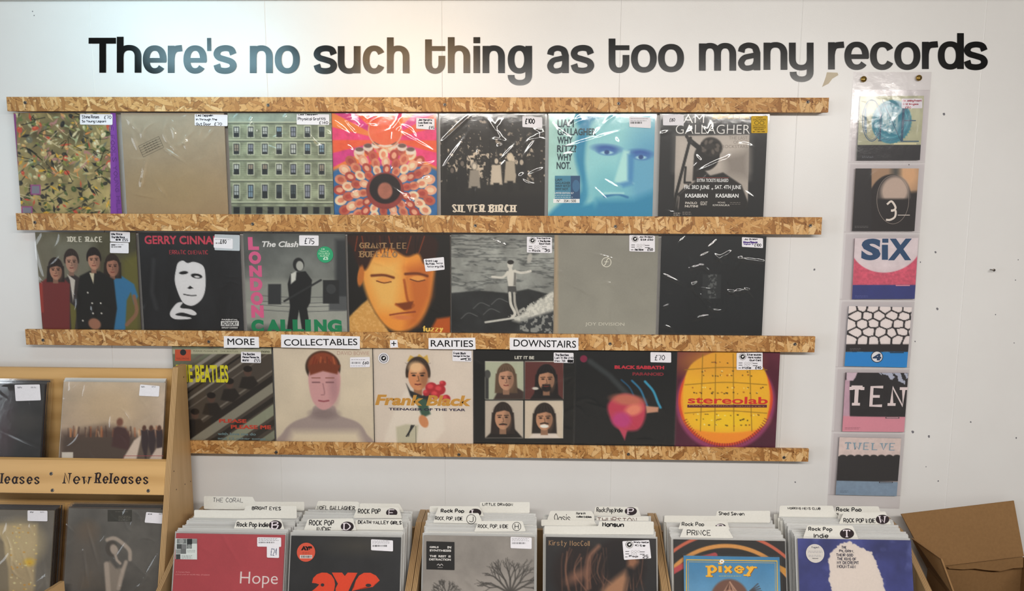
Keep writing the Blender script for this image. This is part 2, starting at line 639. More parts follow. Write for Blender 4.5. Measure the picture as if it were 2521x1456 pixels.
class Ink:
    """flat printing on a plane, placed in photo pixels of that plane; every call lies a hair higher"""

    def __init__(self, plane, h0=0.0002, gain=None):
        self.p, self.h, self.mb, self.gain = plane, h0, MB(), gain

    def up(self):
        self.h += 0.00003
        return self.h

    def put(self, V, F, col):
        h = self.up()
        V = np.array(V)
        self.mb.add([self.p.w(a, b, h) for a, b in V], F, lin(col, self.gain))

    def poly(self, pts, col):
        self.put([self.p.px(*q) for q in pts], [list(range(len(pts)))], col)

    def rect(self, x0, y0, x1, y1, col):
        self.poly([(x0, y0), (x1, y0), (x1, y1), (x0, y1)], col)

    def ell(self, cx, cy, rx, ry, col, n=28, ring=0):
        A = [2 * math.pi * i / n for i in range(n)]
        o = [self.p.px(cx + rx * math.cos(t), cy + ry * math.sin(t)) for t in A]
        if ring:
            i_ = [self.p.px(cx + (rx - ring) * math.cos(t), cy + (ry - ring) * math.sin(t)) for t in A]
            self.put(o + i_, [(k, (k + 1) % n, n + (k + 1) % n, n + k) for k in range(n)], col)
        else:
            self.put(o, [list(range(n))], col)

    def _fit(self, V, box, rot=0.0):
        V = np.array(V, float)
        lo, hi = V.min(0), V.max(0)
        q0, q1 = self.p.px(box[0], box[1]), self.p.px(box[2], box[3])
        s = (V - lo) / np.maximum(hi - lo, 1e-9)
        W = np.stack([q0[0] + s[:, 0] * (q1[0] - q0[0]), q1[1] + s[:, 1] * (q0[1] - q1[1])], 1)
        if rot:
            c = (q0 + q1) / 2
            cs, sn = math.cos(rot), math.sin(rot)
            W = (W - c) @ np.array([[cs, sn], [-sn, cs]]) + c
        return W

    def text(self, s, box, col, bold=0.0, shear=0.0, rot=0.0):
        V, F = font_mesh(s, bold, shear)
        W = self._fit(V, box, rot)
        if bold > 0 and 'M' in s:
            sx = np.ptp(W[:, 0]) / max(np.ptp(V[:, 0]), 1e-6) * bold * .9
            sy = np.ptp(W[:, 1]) / max(np.ptp(V[:, 1]), 1e-6) * bold * .9
            for dx, dy in ((-1, -1), (1, -1), (1, 1), (-1, 1)):
                self.put(W + np.array([dx * sx, dy * sy]), F, col)
        self.put(W, F, col)

    def hand(self, s, box, col='#15131a', w=1.6, jit=0.25, rot=0.0, space=3.0, track=1.6):
        """single-stroke writing, w = pen width in photo pixels"""
        ps = stroke_paths(s, jit, space, track)
        allp = np.concatenate([np.array(p) for p in ps])
        lens = np.cumsum([0] + [len(p) for p in ps])
        W = self._fit(allp, box, rot)
        pw = w * np.linalg.norm(self.p.px(box[0] + 1, box[1]) - self.p.px(box[0], box[1]))
        for i in range(len(ps)):
            V, F = ribbon2(W[lens[i]:lens[i + 1]], pw)
            self.put(V, F, col)
            self.h -= 0.000029

    def serif(self, s, box, col, wv=3.0, wh=1.2, slab=True, track=2.2, space=4.0, rot=0.0):
        """two-weight lettering with slab feet"""
        ps = stroke_paths(s, 0.0, space, track, alt=GLS if slab else None)
        allp = np.concatenate([np.array(p) for p in ps])
        lens = np.cumsum([0] + [len(p) for p in ps])
        W = self._fit(allp, box, rot)
        k = np.linalg.norm(self.p.px(box[0] + 1, box[1]) - self.p.px(box[0], box[1]))
        for i in range(len(ps)):
            Q = W[lens[i]:lens[i + 1]]
            V, F = ribbon2(Q, wv * k, wh * k)
            self.put(V, F, col)
            if slab and np.ptp(Q[:, 1]) > .45 * np.ptp(W[:, 1]):
                for e, d in ((Q[0], Q[0] - Q[1]), (Q[-1], Q[-1] - Q[-2])):
                    d = d / (np.linalg.norm(d) + 1e-9)
                    if abs(d[1]) > 0.75:
                        hw, th = wv * k * 1.05, wh * k
                        y = e[1] - np.sign(d[1]) * th * 0.5
                        self.put([(e[0] - hw, y - th / 2), (e[0] + hw, y - th / 2), (e[0] + hw, y + th / 2), (e[0] - hw, y + th / 2)],
                                 [(0, 1, 2, 3)], col)
            self.h -= 0.00002

    def line(self, pts, w, col, smooth=False):
        P = [self.p.px(*q) for q in pts]
        if smooth:
            P = crom(P, 6)
        k = np.linalg.norm(self.p.px(pts[0][0] + 1, pts[0][1]) - self.p.px(*pts[0]))
        V, F = ribbon2(P, w * k)
        self.put(V, F, col)

    def bars(self, x0, y0, x1, y1, col='#1c1a1c', n=16):
        x = x0
        while x < x1:
            w = R.choice((0.7, 1.0, 1.6))
            self.rect(x, y0, min(x + w, x1), y1, col)
            self.h -= 0.00003
            x += w + R.choice((0.7, 1.1, 1.6))

    def greek(self, x0, y0, x1, y1, rows, col, w=1.2, fill=0.85):
        """tiny unreadable print as short dashes"""
        for i in range(rows):
            y = y0 + (y1 - y0) * (i + 0.5) / rows
            x = x0
            end = x1 - (x1 - x0) * R.uniform(0, 1 - fill)
            while x < end:
                l = R.uniform(2.5, 7)
                self.rect(x, y - w / 2, min(x + l, end), y + w / 2, col)
                self.h -= 0.00003
                x += l + 1.4

    def build(self, name, parent, mat=None):
        if self.mb.v:
            return self.mb.build(name, mat or M['print'], parent)


# ------------------------------------------------------------------ painted sleeve faces (colour per vertex of a fine grid)
class Art:
    def __init__(self, plane, w, h, n=150):
        self.p, self.sw, self.sh, self.n = plane, w, h, n
        u = np.linspace(0, w, n)
        v = np.linspace(0, h, int(n * h / w))
        self.V, self.Uu = np.meshgrid(v, u, indexing='ij')
        self.a = np.zeros(self.V.shape + (3,))
        self.aa = w / n * 0.9
        self.pu = 1.0 / np.linalg.norm(plane.px(1001, 700) - plane.px(1000, 700))  # px per metre

    @staticmethod
    def c(col):
        if isinstance(col, str):
            col = col.lstrip('#')
            return np.array([int(col[i:i + 2], 16) for i in (0, 2, 4)], float)
        return np.array(col, float)

    def _bl(self, al, col, op=1.0):
        al = (np.clip(al, 0, 1) * op)[..., None]
        self.a = self.a * (1 - al) + self.c(col) * al

    def bg(self, col):
        self.a[:] = self.c(col)

    def grad(self, c0, c1, horiz=False):
        t = ((self.Uu / self.sw) if horiz else (self.V / self.sh))[..., None]
        self.a = self.c(c0) * (1 - t) + self.c(c1) * t

    def mask_poly(self, pts, blur=0.0):
        Q = np.array([self.p.px(*q) for q in pts])
        X, Y = self.Uu, self.V
        inside = np.zeros(X.shape, bool)
        d = np.full(X.shape, 1e9)
        for i in range(len(Q)):
            (x0, y0), (x1, y1) = Q[i], Q[(i + 1) % len(Q)]
            dx, dy = x1 - x0, y1 - y0
            t = np.clip(((X - x0) * dx + (Y - y0) * dy) / (dx * dx + dy * dy + 1e-12), 0, 1)
            d = np.minimum(d, np.hypot(X - x0 - t * dx, Y - y0 - t * dy))
            if y0 != y1:
                inside ^= ((y0 > Y) != (y1 > Y)) & (X < (x1 - x0) * (Y - y0) / (y1 - y0) + x0)
        sd = np.where(inside, -d, d)
        b = max(self.aa, blur / self.pu)
        return np.clip(0.5 - sd / b, 0, 1)

    def poly(self, pts, col, blur=0, op=1.0, smooth=False):
        if smooth:
            pts = [tuple(q) for q in crom(pts, 5, True)]
        self._bl(self.mask_poly(pts, blur), col, op)

    def mask_ell(self, cx, cy, rx, ry, rot=0.0, blur=0.0):
        q = self.p.px(cx, cy)
        X, Y = self.Uu - q[0], self.V - q[1]
        cs, sn = math.cos(rot), math.sin(rot)
        X, Y = X * cs + Y * sn, -X * sn + Y * cs
        rx, ry = rx / self.pu, ry / self.pu
        r = np.hypot(X / rx, Y / ry)
        b = max(self.aa, blur / self.pu)
        return np.clip(0.5 - (r - 1) * min(rx, ry) / b, 0, 1)

    def ell(self, cx, cy, rx, ry, col, rot=0.0, blur=0, op=1.0):
        self._bl(self.mask_ell(cx, cy, rx, ry, rot, blur), col, op)

    def ring(self, cx, cy, r, w, col, op=1.0, blur=0):
        self._bl(self.mask_ell(cx, cy, r + w / 2, r + w / 2, 0, blur) - self.mask_ell(cx, cy, r - w / 2, r - w / 2, 0, blur), col, op)

    def line(self, pts, w, col, blur=0, op=1.0, smooth=False):
        Q = [self.p.px(*q) for q in pts]
        if smooth:
            Q = crom(Q, 5)
        X, Y = self.Uu, self.V
        d = np.full(X.shape, 1e9)
        for i in range(len(Q) - 1):
            (x0, y0), (x1, y1) = Q[i], Q[i + 1]
            dx, dy = x1 - x0, y1 - y0
            t = np.clip(((X - x0) * dx + (Y - y0) * dy) / (dx * dx + dy * dy + 1e-12), 0, 1)
            d = np.minimum(d, np.hypot(X - x0 - t * dx, Y - y0 - t * dy))
        b = max(self.aa, blur / self.pu)
        self._bl(np.clip(0.5 - (d - w / 2 / self.pu) / b, 0, 1), col, op)

    def rect(self, x0, y0, x1, y1, col, blur=0, op=1.0):
        self.poly([(x0, y0), (x1, y0), (x1, y1), (x0, y1)], col, blur, op)

    def fbm(self, fx, fy=None, oct=4, seed=0):
        fy = fy or fx
        rs = np.random.RandomState(seed)
        out = np.zeros(self.V.shape)
        amp, tot = 1.0, 0
        for o in range(oct):
            nx, ny = max(2, int(fx * 2 ** o)) + 2, max(2, int(fy * 2 ** o)) + 2
            g = rs.rand(ny, nx)
            X = self.Uu / self.sw * (nx - 2)
            Y = self.V / self.sh * (ny - 2)
            xi, yi = X.astype(int), Y.astype(int)
            tx, ty = X - xi, Y - yi
            tx, ty = tx * tx * (3 - 2 * tx), ty * ty * (3 - 2 * ty)
            out += amp * ((g[yi, xi] * (1 - tx) + g[yi, xi + 1] * tx) * (1 - ty) + (g[yi + 1, xi] * (1 - tx) + g[yi + 1, xi + 1] * tx) * ty)
            tot += amp
            amp *= 0.55
        return out / tot

    def mottle(self, amt, f=6, seed=1, fy=None):
        n = self.fbm(f, fy, 4, seed) - 0.5
        self.a = np.clip(self.a * (1 + amt * 2 * n[..., None]), 0, 255)

    def where(self, mask, col, op=1.0):
        self._bl(mask, col, op)

    def head(self, cx, cy, w, h, skin, hair, long=0, dark='#2a1c16', fringe=0.33, beard=None, side=0.0):
        """a plain printed head: hair, face, eyes, nose, mouth; (cx, cy) centre, w/h face size in px"""
        sk = self.c(skin)
        hm = self.mask_ell(cx, cy - h * 0.08, w * 0.6, h * 0.60, 0, w * .05)
        if not long:
            hm = hm * self.mask_poly([(cx - w, cy - h), (cx + w, cy - h), (cx + w, cy + h * .08), (cx - w, cy + h * .08)], w * .1)
        self.where(hm, hair)
        if long:
            self.poly([(cx - w * .64, cy - h * .2), (cx + w * .64, cy - h * .2), (cx + w * (.6 + .1 * long), cy + h * (.35 + .3 * long)),
                       (cx - w * (.6 + .1 * long), cy + h * (.35 + .3 * long))], hair, blur=w * .08)
        self.rect(cx - w * .2, cy + h * .25, cx + w * .2, cy + h * .72, sk * .78, blur=w * .05)
        self.ell(cx, cy + h * .04, w * .47, h * .5, sk, blur=w * .04)
        self.ell(cx + w * .3 * (1 if side >= 0 else -1), cy + h * .08, w * .2, h * .42, sk * .72, blur=w * .2, op=.7)
        brow = cy - h * (.37 - fringe * .34)
        cap = self.mask_ell(cx, cy - h * .06, w * .56, h * .58, 0, w * .05)
        cut = self.mask_poly([(cx - w, cy - h), (cx + w, cy - h), (cx + w * .6, cy + h * .1), (cx + w * .38, brow + h * .04), (cx + w * .1, brow - h * .03),
                              (cx - w * .2, brow + h * .02), (cx - w * .4, brow + h * .06), (cx - w * .6, cy + h * .1)], w * .06)
        self.where(cap * cut, hair)
        hl = self.c(hair) * 1.5 + 14
        for k_ in range(7):
            x_ = cx + (k_ - 3) * w * .15
            self.line([(x_ * .6 + cx * .4, cy - h * .58), (x_ + (k_ - 3) * w * .02, cy - h * .42), (x_ + (k_ - 3) * w * .05, brow - h * .02)], max(.8, w * .03), hl, blur=1.5, op=.45, smooth=True)
        for sx in (-1, 1):
            ex = cx + sx * w * .2 + side * w * .08
            self.ell(ex, cy - h * .0, w * .09, h * .035, dark, blur=w * .03)
            self.line([(ex - w * .12, cy - h * .075), (ex + w * .12, cy - h * .085)], max(1.0, w * .045), dark, blur=1)
        self.line([(cx + side * w * .1, cy + h * .02), (cx + w * .05 + side * w * .12, cy + h * .19), (cx - w * .05 + side * w * .1, cy + h * .2)], max(.8, w * .04), sk * .55, blur=1.2)
        if beard:
            self.ell(cx, cy + h * .4, w * .3, h * .16, beard, blur=w * .08)
            self.line([(cx - w * .2, cy + h * .26), (cx + w * .2, cy + h * .26)], w * .1, beard, blur=1.5)
        self.line([(cx - w * .13, cy + h * .31), (cx, cy + h * .325), (cx + w * .13, cy + h * .305)], max(1.0, w * .06), [110, 45, 40], blur=1)

    def mesh(self, name, thick=0.004, edge=None):
        a = np.clip(self.a, 0, 255) / 255.0
        c = np.where(a <= 0.04045, a / 12.92, ((a + 0.055) / 1.055) ** 2.4)
        c = np.clip(c * GAIN, 0, 0.92)
        p = self.p
        P = p.O + self.Uu[..., None] * p.U + self.V[..., None] * p.D
        w, h = self.sw, self.sh
        q = [(0, 0), (w, 0), (w, h), (0, h)]
        ev = [p.w(a_, b_, 0) for a_, b_ in q] + [p.w(a_, b_, -thick) for a_, b_ in q]
        ef = [(4, 5, 6, 7), (0, 1, 5, 4), (1, 2, 6, 5), (2, 3, 7, 6), (3, 0, 4, 7)]
        ec = lin(edge) if edge is not None else c.reshape(-1, 3).mean(0)
        return grid_mesh(name, P, c, False, (ev, ef, ec))


def film_mesh(name, plane, u0, u1, v0, v1, h0, creases, seed, n=96, amp=0.0016, flats=(), thick=True):
    """wrinkled film as a smooth grid over plane coordinates u0..u1, v0..v1"""
    rs = np.random.RandomState(seed)
    u = np.linspace(u0, u1, n)
    v = np.linspace(v0, v1, n)
    Vv, Uu = np.meshgrid(v, u, indexing='ij')
    H = np.zeros(Vv.shape)
    Wv = np.zeros(Vv.shape)
    for _ in range(6):  # slow waves
        kx, ky = rs.uniform(-28, 28, 2)
        Wv = Wv + amp * 0.03 * (np.sin(Uu * kx + Vv * ky + rs.uniform(0, 6)) + 1)
    for _ in range(int(creases * .6)):
        cx, cy = rs.uniform(u0, u1), rs.uniform(v0, v1)
        an = rs.uniform(0.1, 1.45) * rs.choice((1, 1, -1))
        ln, wd = rs.uniform(0.02, 0.075), rs.uniform(0.003, 0.006)
        X = (Uu - cx) * math.cos(an) + (Vv - cy) * math.sin(an)
        Y = -(Uu - cx) * math.sin(an) + (Vv - cy) * math.cos(an)
        H += amp * rs.uniform(0.4, 0.9) * np.exp(-(X / ln) ** 2 - (Y / wd) ** 2)
    for _ in range(int(creases * 1.3)):   # fine sharp crinkles
        cx, cy = rs.uniform(u0, u1), v0 + (v1 - v0) * rs.beta(1.1, 2.0)
        an = rs.uniform(0, 3.14)
        ln, wd = rs.uniform(0.008, 0.035), rs.uniform(0.0025, 0.005)
        X = (Uu - cx) * math.cos(an) + (Vv - cy) * math.sin(an)
        Y = -(Uu - cx) * math.sin(an) + (Vv - cy) * math.cos(an) + 14 * X * X * rs.uniform(-1, 1)
        H += amp * rs.uniform(0.4, 0.9) * np.exp(-(X / ln) ** 2 - (Y / wd) ** 2)
    edge = np.minimum.reduce([Uu - u0, u1 - Uu, Vv - v0, v1 - Vv])
    H *= np.clip(edge / 0.012, 0, 1)
    for (a, b, c, d) in flats:
        ds = np.maximum.reduce([a - Uu, Uu - c, b - Vv, Vv - d])
        H *= np.clip(ds / 0.02, 0.05, 1)
    H = np.minimum(H, 0.0040) + Wv
    P = plane.O + Uu[..., None] * plane.U + Vv[..., None] * plane.D + (h0 + H)[..., None] * plane.N
    return grid_mesh(name, P, None, True)


# ------------------------------------------------------------------ the room
SEAM0, SEAMP = 1.305, 0.5297
CEIL = 2.113
wall = MB()
wall.box(-1.9, 4.6, 0.012, 0.10, 0, CEIL + .06)
wall_o = wall.build('wall_back', M['wall'], origin=(1.3, 0.05, 0))
tag(wall_o, 'white painted boarded wall behind the record rails', 'wall', kind='structure')
for k in range(-6, 6):
    mb = MB()
    x0, x1 = SEAM0 + k * SEAMP, SEAM0 + (k + 1) * SEAMP
    mb.bevel_box(x0 + 0.00005, x1 - 0.00005, 0.0, 0.012, 0.0, CEIL, 0.0004)
    mb.build('wall_panel', M['wall'], wall_o)
    mb = MB()
    prof = [(-.0013, 0), (-.0008, -.0009), (0, -.0012), (.0008, -.0009), (.0013, 0)]
    mb.add([(x1 + a, b_, z_) for z_ in (0, CEIL) for a, b_ in prof], [(i, i + 1, i + 6, i + 5) for i in range(4)], smooth=True)
    mb.build('seam_bead', M['wall'], wall_o, colors=False)
fl = MB()
fl.box(-1.9, 4.6, -4.6, 0.10, -0.1, 0)
tag(fl.build('floor', M['concrete'], origin=(1.3, -2, 0)), 'grey concrete shop floor', 'floor', kind='structure')
ce = MB()
ce.box(-1.9, 4.6, -0.45, 0.012, CEIL, CEIL + .06)
tag(ce.build('ceiling', M['ceiling'], origin=(1.3, -.2, CEIL)), 'pale ceiling edge above the slogan', 'ceiling', kind='structure')


def blob(pts_px, name, mat, y=0.0, h=0.0006):
    mb = MB()
    P = [at(x, yy, y - h) for x, yy in pts_px]
    mb.prism(P, (0, h * .9, 0))
    return mb.build(name, mat, wall_o, colors=False)


for cx, cy, r in ((2324, 281, 5), (2303, 621, 4), (2308, 761, 4.5), (2005, 664, 4), (2310, 1185, 3), (2266, 646, 2.5), (2253, 841, 2.5),
                  (2280, 1150, 2), (2500, 690, 2), (2507, 640, 2), (2497, 845, 2), (2502, 1079, 3), (2451, 775, 2), (80, 28, 2), (84, 38, 2.2),
                  (2247, 1064, 5), (2287, 1075, 4.5), (1958, 1188, 3), (2390, 1040, 3), (2238, 406, 2.5)):
    n = 7
    r *= .72
    blob([(cx + r * R.uniform(.6, 1.1) * math.cos(6.283 * i / n), cy + r * R.uniform(.7, 1.25) * math.sin(6.283 * i / n)) for i in range(n)],
         'scuff_mark', M['scuff'])
blob([(2036, 178), (2062, 179), (2064, 185), (2049, 194), (2040, 206), (2024, 214), (2028, 204), (2033, 190)], 'torn_paint_patch', M['tear'])
# a nail left in the wall
nm = MB()
c = at(2438, 664, 0)
nm.lathe(c + np.array([0, -.02, 0]), (0, 1, 0), (1, 0, 0), (0, 0, 1), [(.001, 0), (.004, 0), (.004, .002), (.0016, .003), (.0016, .02)], 10)
tag(nm.build('wall_nail', M['steel'], origin=tuple(c)), 'small steel nail sticking out of the bare wall on the right', 'nail')


# ------------------------------------------------------------------ slogan in black vinyl letters
def arc(cx, cy, rx, ry, a0, a1, n=22, e=2.25):
    out = []
    for i in range(n + 1):
        t = math.radians(a0 + (a1 - a0) * i / n)
        c_, s_ = math.cos(t), math.sin(t)
        out.append((cx + rx * math.copysign(abs(c_) ** (2 / e), c_), cy - ry * math.copysign(abs(s_) ** (2 / e), s_)))
    return out


def letter(ch, x0, x1, b, xh=67.0):
    """strokes (points, vertical width, level width, closed) in photo pixels"""
    s, h = 16.6, 13.6
    x = b - xh
    L, Rr, mid = x0 + s / 2, x1 - s / 2, (x0 + x1) / 2
    t, bb = x + h / 2 - 1.4, b - h / 2 + 1.4
    rx, cy, ry = (x1 - x0) / 2 - s / 2, (t + bb) / 2, (bb - t) / 2
    asc = b - 88.5

    def stem(xc, ya, yb):
        return ([(xc, ya), (xc, yb)], s, s, False)

    def arch(xa, xb, yb=b, top=t):
        r = (xb - xa) / 2
        return ([(xa, top + 24)] + arc((xa + xb) / 2, top + 22, r, 22, 165, 0, 16) + [(xb, top + 34), (xb, yb)], s, h, False)

    if ch == 'T':
        return [([(x0, b - 86 + h / 2 + .5), (x1, b - 86 + h / 2 + .5)], s, 14.5, False), stem(mid + 1, b - 80, b)]
    if ch == "'":
        return [stem(mid, asc + 2, asc + 34)] if False else [([(mid - .5, asc + 2), (mid, asc + 34)], x1 - x0, x1 - x0, False)]
    if ch == 'o':
        return [(arc(mid, cy, rx, ry, 0, 352, 44), s, h, True)]
    if ch in 'ec':
        if ch == 'e':
            m = cy + 1.5
            return [([(x1 - s / 2, m + 4)] + arc(mid, cy, rx, ry, 0, 322, 40), s, h, False), ([(x0 + s * .6, m + .5), (x1 - 1.2, m + .5)], 11.5, 11.5, False)]
        return [(arc(mid, cy, rx, ry, 30, 330, 40), s, h, False)]
    if ch == 's':
        q = [(1, .27), (.86, .06), (.5, 0), (.14, .07), (.0, .25), (.13, .41), (.5, .5), (.87, .6), (1, .77), (.86, .94), (.5, 1), (.12, .94), (-.01, .72)]
        return [(crom([(L - 1 + u * (Rr - L + 2), t + v * (bb - t)) for u, v in q], 5), s, h + 1, False)]
    if ch == 'h':
        return [stem(L, asc, b), arch(L, Rr)]
    if ch == 'n':
        return [stem(L, x, b), arch(L, Rr)]
    if ch == 'm':
        return [stem(L, x, b), arch(L, mid), arch(mid, Rr)]
    if ch == 'r':
        return [stem(L, x, b), (crom([(L, t + 26), (L + 3, t + 12), (L + 11, t + 3), (x1, t + .5)], 6), s, 15.5, False)]
    if ch in 'uy':
        o = [([(L, x), (L, bb - 24)] + arc((L + Rr) / 2, bb - 22, (Rr - L) / 2, 22, 180, 345, 16)[1:], s, h, False)]
        if ch == 'u':
            return o + [stem(Rr, x, b)]
        d = b + 30 - h / 2
        return o + [([(Rr, x), (Rr, d - 20)] + arc((L + Rr) / 2 + 1, d - 18, (Rr - L) / 2 - 1, 18, 0, -180, 16)[1:] + [(L + 2, d - 26 + 8)], s, h, False)]
    if ch == 'i':
        return [stem(mid, x, b), stem(mid, asc, asc + 15)]
    if ch == 't':
        tp = b - 83.5
        return [([(L, tp), (L, bb - 22)] + arc((L + Rr) / 2, bb - 20, (Rr - L) / 2, 20, 180, 360, 16)[1:] + [(Rr, b - 43)], s, h, False),
                ([(L, x + 6), (x1, x + 6)], 12, 12, False)]
    if ch in 'gd':
        o = [(arc((x0 + x1 - 3) / 2, cy, rx - 1.5, ry, 0, 352, 44), s, h, True)]
        if ch == 'd':
            return o + [stem(Rr, asc, b)]
        d = b + 30.5 - h / 2
        return o + [([(Rr, x), (Rr, d - 20)] + arc((L + Rr) / 2, d - 18, (Rr - L) / 2, 18, 0, -180, 16)[1:] + [(L, d - 19)], s, h, False)]
    if ch == 'a':
        q = [(.0, .30), (.1, .1), (.45, 0), (.85, .08), (1, .32)]
        top = crom([(L + u * (Rr - L - 1), t + v * (bb - t)) for u, v in q], 5)
        q = [(1, .42), (.62, .47), (.2, .55), (.0, .77), (.16, .97), (.5, 1), (.85, .9), (1, .68)]
        bow = crom([(L + u * (Rr - L - 1), t + v * (bb - t)) for u, v in q], 5)
        return [(top + [(Rr - 1, b)], s, h, False), (bow, s - 1, h - .5, False)]
    return []


SLOGAN = [
    ("There's", [('T', 218, 285.5, 179), ('h', 287.5, 348, 179), ('e', 351.5, 410, 180), ('r', 413, 448, 179.5), ('e', 451.5, 509, 180),
                 ("'", 510, 520, 180), ('s', 526.5, 581.5, 180)]),
    ('no', [('n', 615, 671.5, 180), ('o', 676.5, 738, 180)]),
    ('such', [('s', 773, 829, 180.5), ('u', 831.5, 887.5, 180.5), ('c', 893, 949, 180.5), ('h', 952.5, 1008, 180.5)]),
    ('thing', [('t', 1046.5, 1096, 180.5), ('h', 1102.5, 1157.5, 180), ('i', 1166, 1181.5, 180), ('n', 1188, 1243, 180), ('g', 1250, 1310, 180)]),
    ('as', [('a', 1346.5, 1401.5, 180), ('s', 1406, 1462, 179.5)]),
    ('too', [('t', 1498.5, 1549.5, 178.5), ('o', 1553.5, 1617, 177.5), ('o', 1620, 1684, 176.5)]),
    ('many', [('m', 1720.8, 1812.5, 174), ('a', 1816.6, 1873, 173), ('n', 1880, 1938.5, 172), ('y', 1942.5, 2003, 172)]),
    ('records', [('r', 2038.8, 2078, 171), ('e', 2079, 2139.5, 171), ('c', 2142, 2202.7, 171), ('o', 2202, 2266, 171), ('r', 2270, 2309, 170),
                 ('d', 2309, 2373, 170), ('s', 2374, 2431, 171)]),
]
for word, ls in SLOGAN:
    b0 = at((ls[0][1] + ls[-1][2]) / 2, ls[0][3], 0)
    t = thing('slogan_word', (b0[0], -0.0008, b0[2]), 'black vinyl word "%s" stuck on the white wall above the top rail' % word, 'wall lettering',
              'words of the wall slogan')
    for ch, x0, x1, b in ls:
        mb = MB()
        for i, (pts, wv, wh, cl) in enumerate(letter(ch, x0, x1, b)):
            V, F = ribbon2(pts, wv, wh, cl)
            mb.add([at(px, py, -0.0016 - 0.00003 * i) for px, py in V], F)
        mb.build('letter', M['vinyl'], t, colors=False)

# ------------------------------------------------------------------ wall rails
RAILL = 2.44
RAILS = [(1.8281, 0.042), (1.481, 0.0515), (1.1206, 0.049), (0.767, 0.041)]
RNAME = ['topmost', 'second from top', 'third', 'lowest']
screws = [[(62, 253), (660, 259), (1095, 258), (1523, 255), (1989, 251)], [(86, 548), (622, 552), (1170, 556), (1515, 558), (1995, 556)],
          [(106, 838), (514, 842), (1502, 847), (1957, 848)], [(680, 1114), (1130, 1120), (1547, 1119), (1930, 1127)]]
rl = ['topmost wood chip rail, directly under the wall slogan',
      'wood chip rail between the first and second row of records',
      'wood chip rail carrying the five white paper word signs',
      'lowest wood chip rail, above the record bins']
for i, (zt, hh) in enumerate(RAILS):
    t = thing('record_rail', (RAILL / 2, -0.022, zt - hh), rl[i], 'wall rail', 'wood chip rails on the wall')
    mb = MB()
    mb.bevel_box(0, RAILL, -0.045, -0.0345, zt - hh, zt, 0.0006)
    mb.build('rail_board', M['osb'], t, colors=False)
    mb = MB()
    mb.box(0.004, RAILL - 0.004, -0.0345, 0.0, zt - hh + 0.002, zt - 0.013)
    mb.build('spacer_batten', M['osb'], t, colors=False)
    for (sx, sy) in screws[i]:
        c = at(sx, sy, -0.045)
        mb = MB()
        mb.lathe(c + np.array([0, 0.0015, 0]), (0, -1, 0), (1, 0, 0), (0, 0, 1), [(.0050, 0), (.0050, .0022), (.0036, .0026), (.0022, .0018), (.0, .0016)], 14)
        mb.box(c[0] - .0004, c[0] + .0004, c[1] - .0016, c[1] - .0008, c[2] - .002, c[2] + .002, mi=1)
        mb.box(c[0] - .002, c[0] + .002, c[1] - .0016, c[1] - .0008, c[2] - .0004, c[2] + .0004, mi=1)
        mb.build('screw', [M['steel'], M['steel_dark']], t, colors=False)

for word, q, tb, rot in (('MORE', ((551, 828), (637, 830), (638, 857), (551, 857)), (560, 833.5, 627, 850), 0.0),
                         ('COLLECTABLES', ((692, 824), (886, 829), (886, 860), (692, 856)), (699, 834, 880, 852), -0.018),
                         ('+', ((960, 838), (978, 837), (980, 856), (961, 857)), (963.5, 840.5, 975.5, 852), 0.0),
                         ('RARITIES', ((1055, 833), (1170, 832), (1171, 861), (1055, 860)), (1060.5, 837.5, 1165, 855), 0.0),
                         ('DOWNSTAIRS', ((1255, 832), (1424, 832), (1424, 863), (1255, 862)), (1264.5, 837, 1418, 856), 0.014)):
    pl = Plane((0, -0.0452, 1.2), (1, 0, 0), (0, 0, -1))
    P = [np.array(at(x, y, -0.0456)) for x, y in q]
    cc = sum(P) / 4
    t = thing('paper_sign', (cc[0], -0.0456, P[2][2]), 'white paper strip reading "%s" stuck on the third wood chip rail' % word, 'sign', 'word signs on the rail')
    mb = MB()
    mb.prism(P, (0, 0.0004, 0), lin('#e9e8ee', 1.05))
    mb.build('paper', M['paper'], t)
    ik = Ink(pl, 0.0006, 1.0)
    ik.text(word, tb, '#141216', bold=0.008, rot=rot)
    ik.build('lettering', t, M['paper'])


# ------------------------------------------------------------------ price stickers
def rquad(q, r):
    """rounded quad outline in 2d plane coordinates"""
    out = []
    for i in range(4):
        p, a, b = q[i], q[i - 1], q[(i + 1) % 4]
        da, db = (a - p) / np.linalg.norm(a - p), (b - p) / np.linalg.norm(b - p)
        for k in range(4):
            t = k / 3
            s0, s1 = p + da * r, p + db * r
            out.append((1 - t) ** 2 * s0 + 2 * t * (1 - t) * p + t * t * s1)
    return out


_sh = [0]


def sticker(root, pl, q, fn, h, name='price_sticker', col='#e6e4ea', label=None, r=0.003, round_=None):
    h += _sh[0]
    ik = Ink(pl, h, 1.0)
    if round_:
        cx, cy, rr = round_
        c0 = pl.px(cx, cy)
        k = np.linalg.norm(pl.px(cx + rr, cy) - c0)
        out = [c0 + k * np.array([math.cos(6.2832 * i / 32), -math.sin(6.2832 * i / 32)]) for i in range(32)]
        q = [(cx - rr, cy - rr), (cx + rr, cy - rr), (cx + rr, cy + rr), (cx - rr, cy + rr)]
    else:
        out = rquad([pl.px(*p) for p in q], r)
    ik.mb.prism([pl.w(a, b, h) for a, b in out], -pl.N * 0.0003, lin(col, 1.05))
    if fn:
        fn(ik)
    o = ik.build(name, root, M['paper'])
    if label:
        o['label'] = label
    U = np.array([pl.px(*p) for p in q])
    return (U[:, 0].min(), U[:, 1].min(), U[:, 0].max(), U[:, 1].max())


def B(x0, y0, x1, y1, tilt=0.0):
    """px box to quad, tilt = px rise of the right side"""
    return ((x0, y0), (x1, y0 - tilt), (x1, y1 - tilt), (x0, y1))


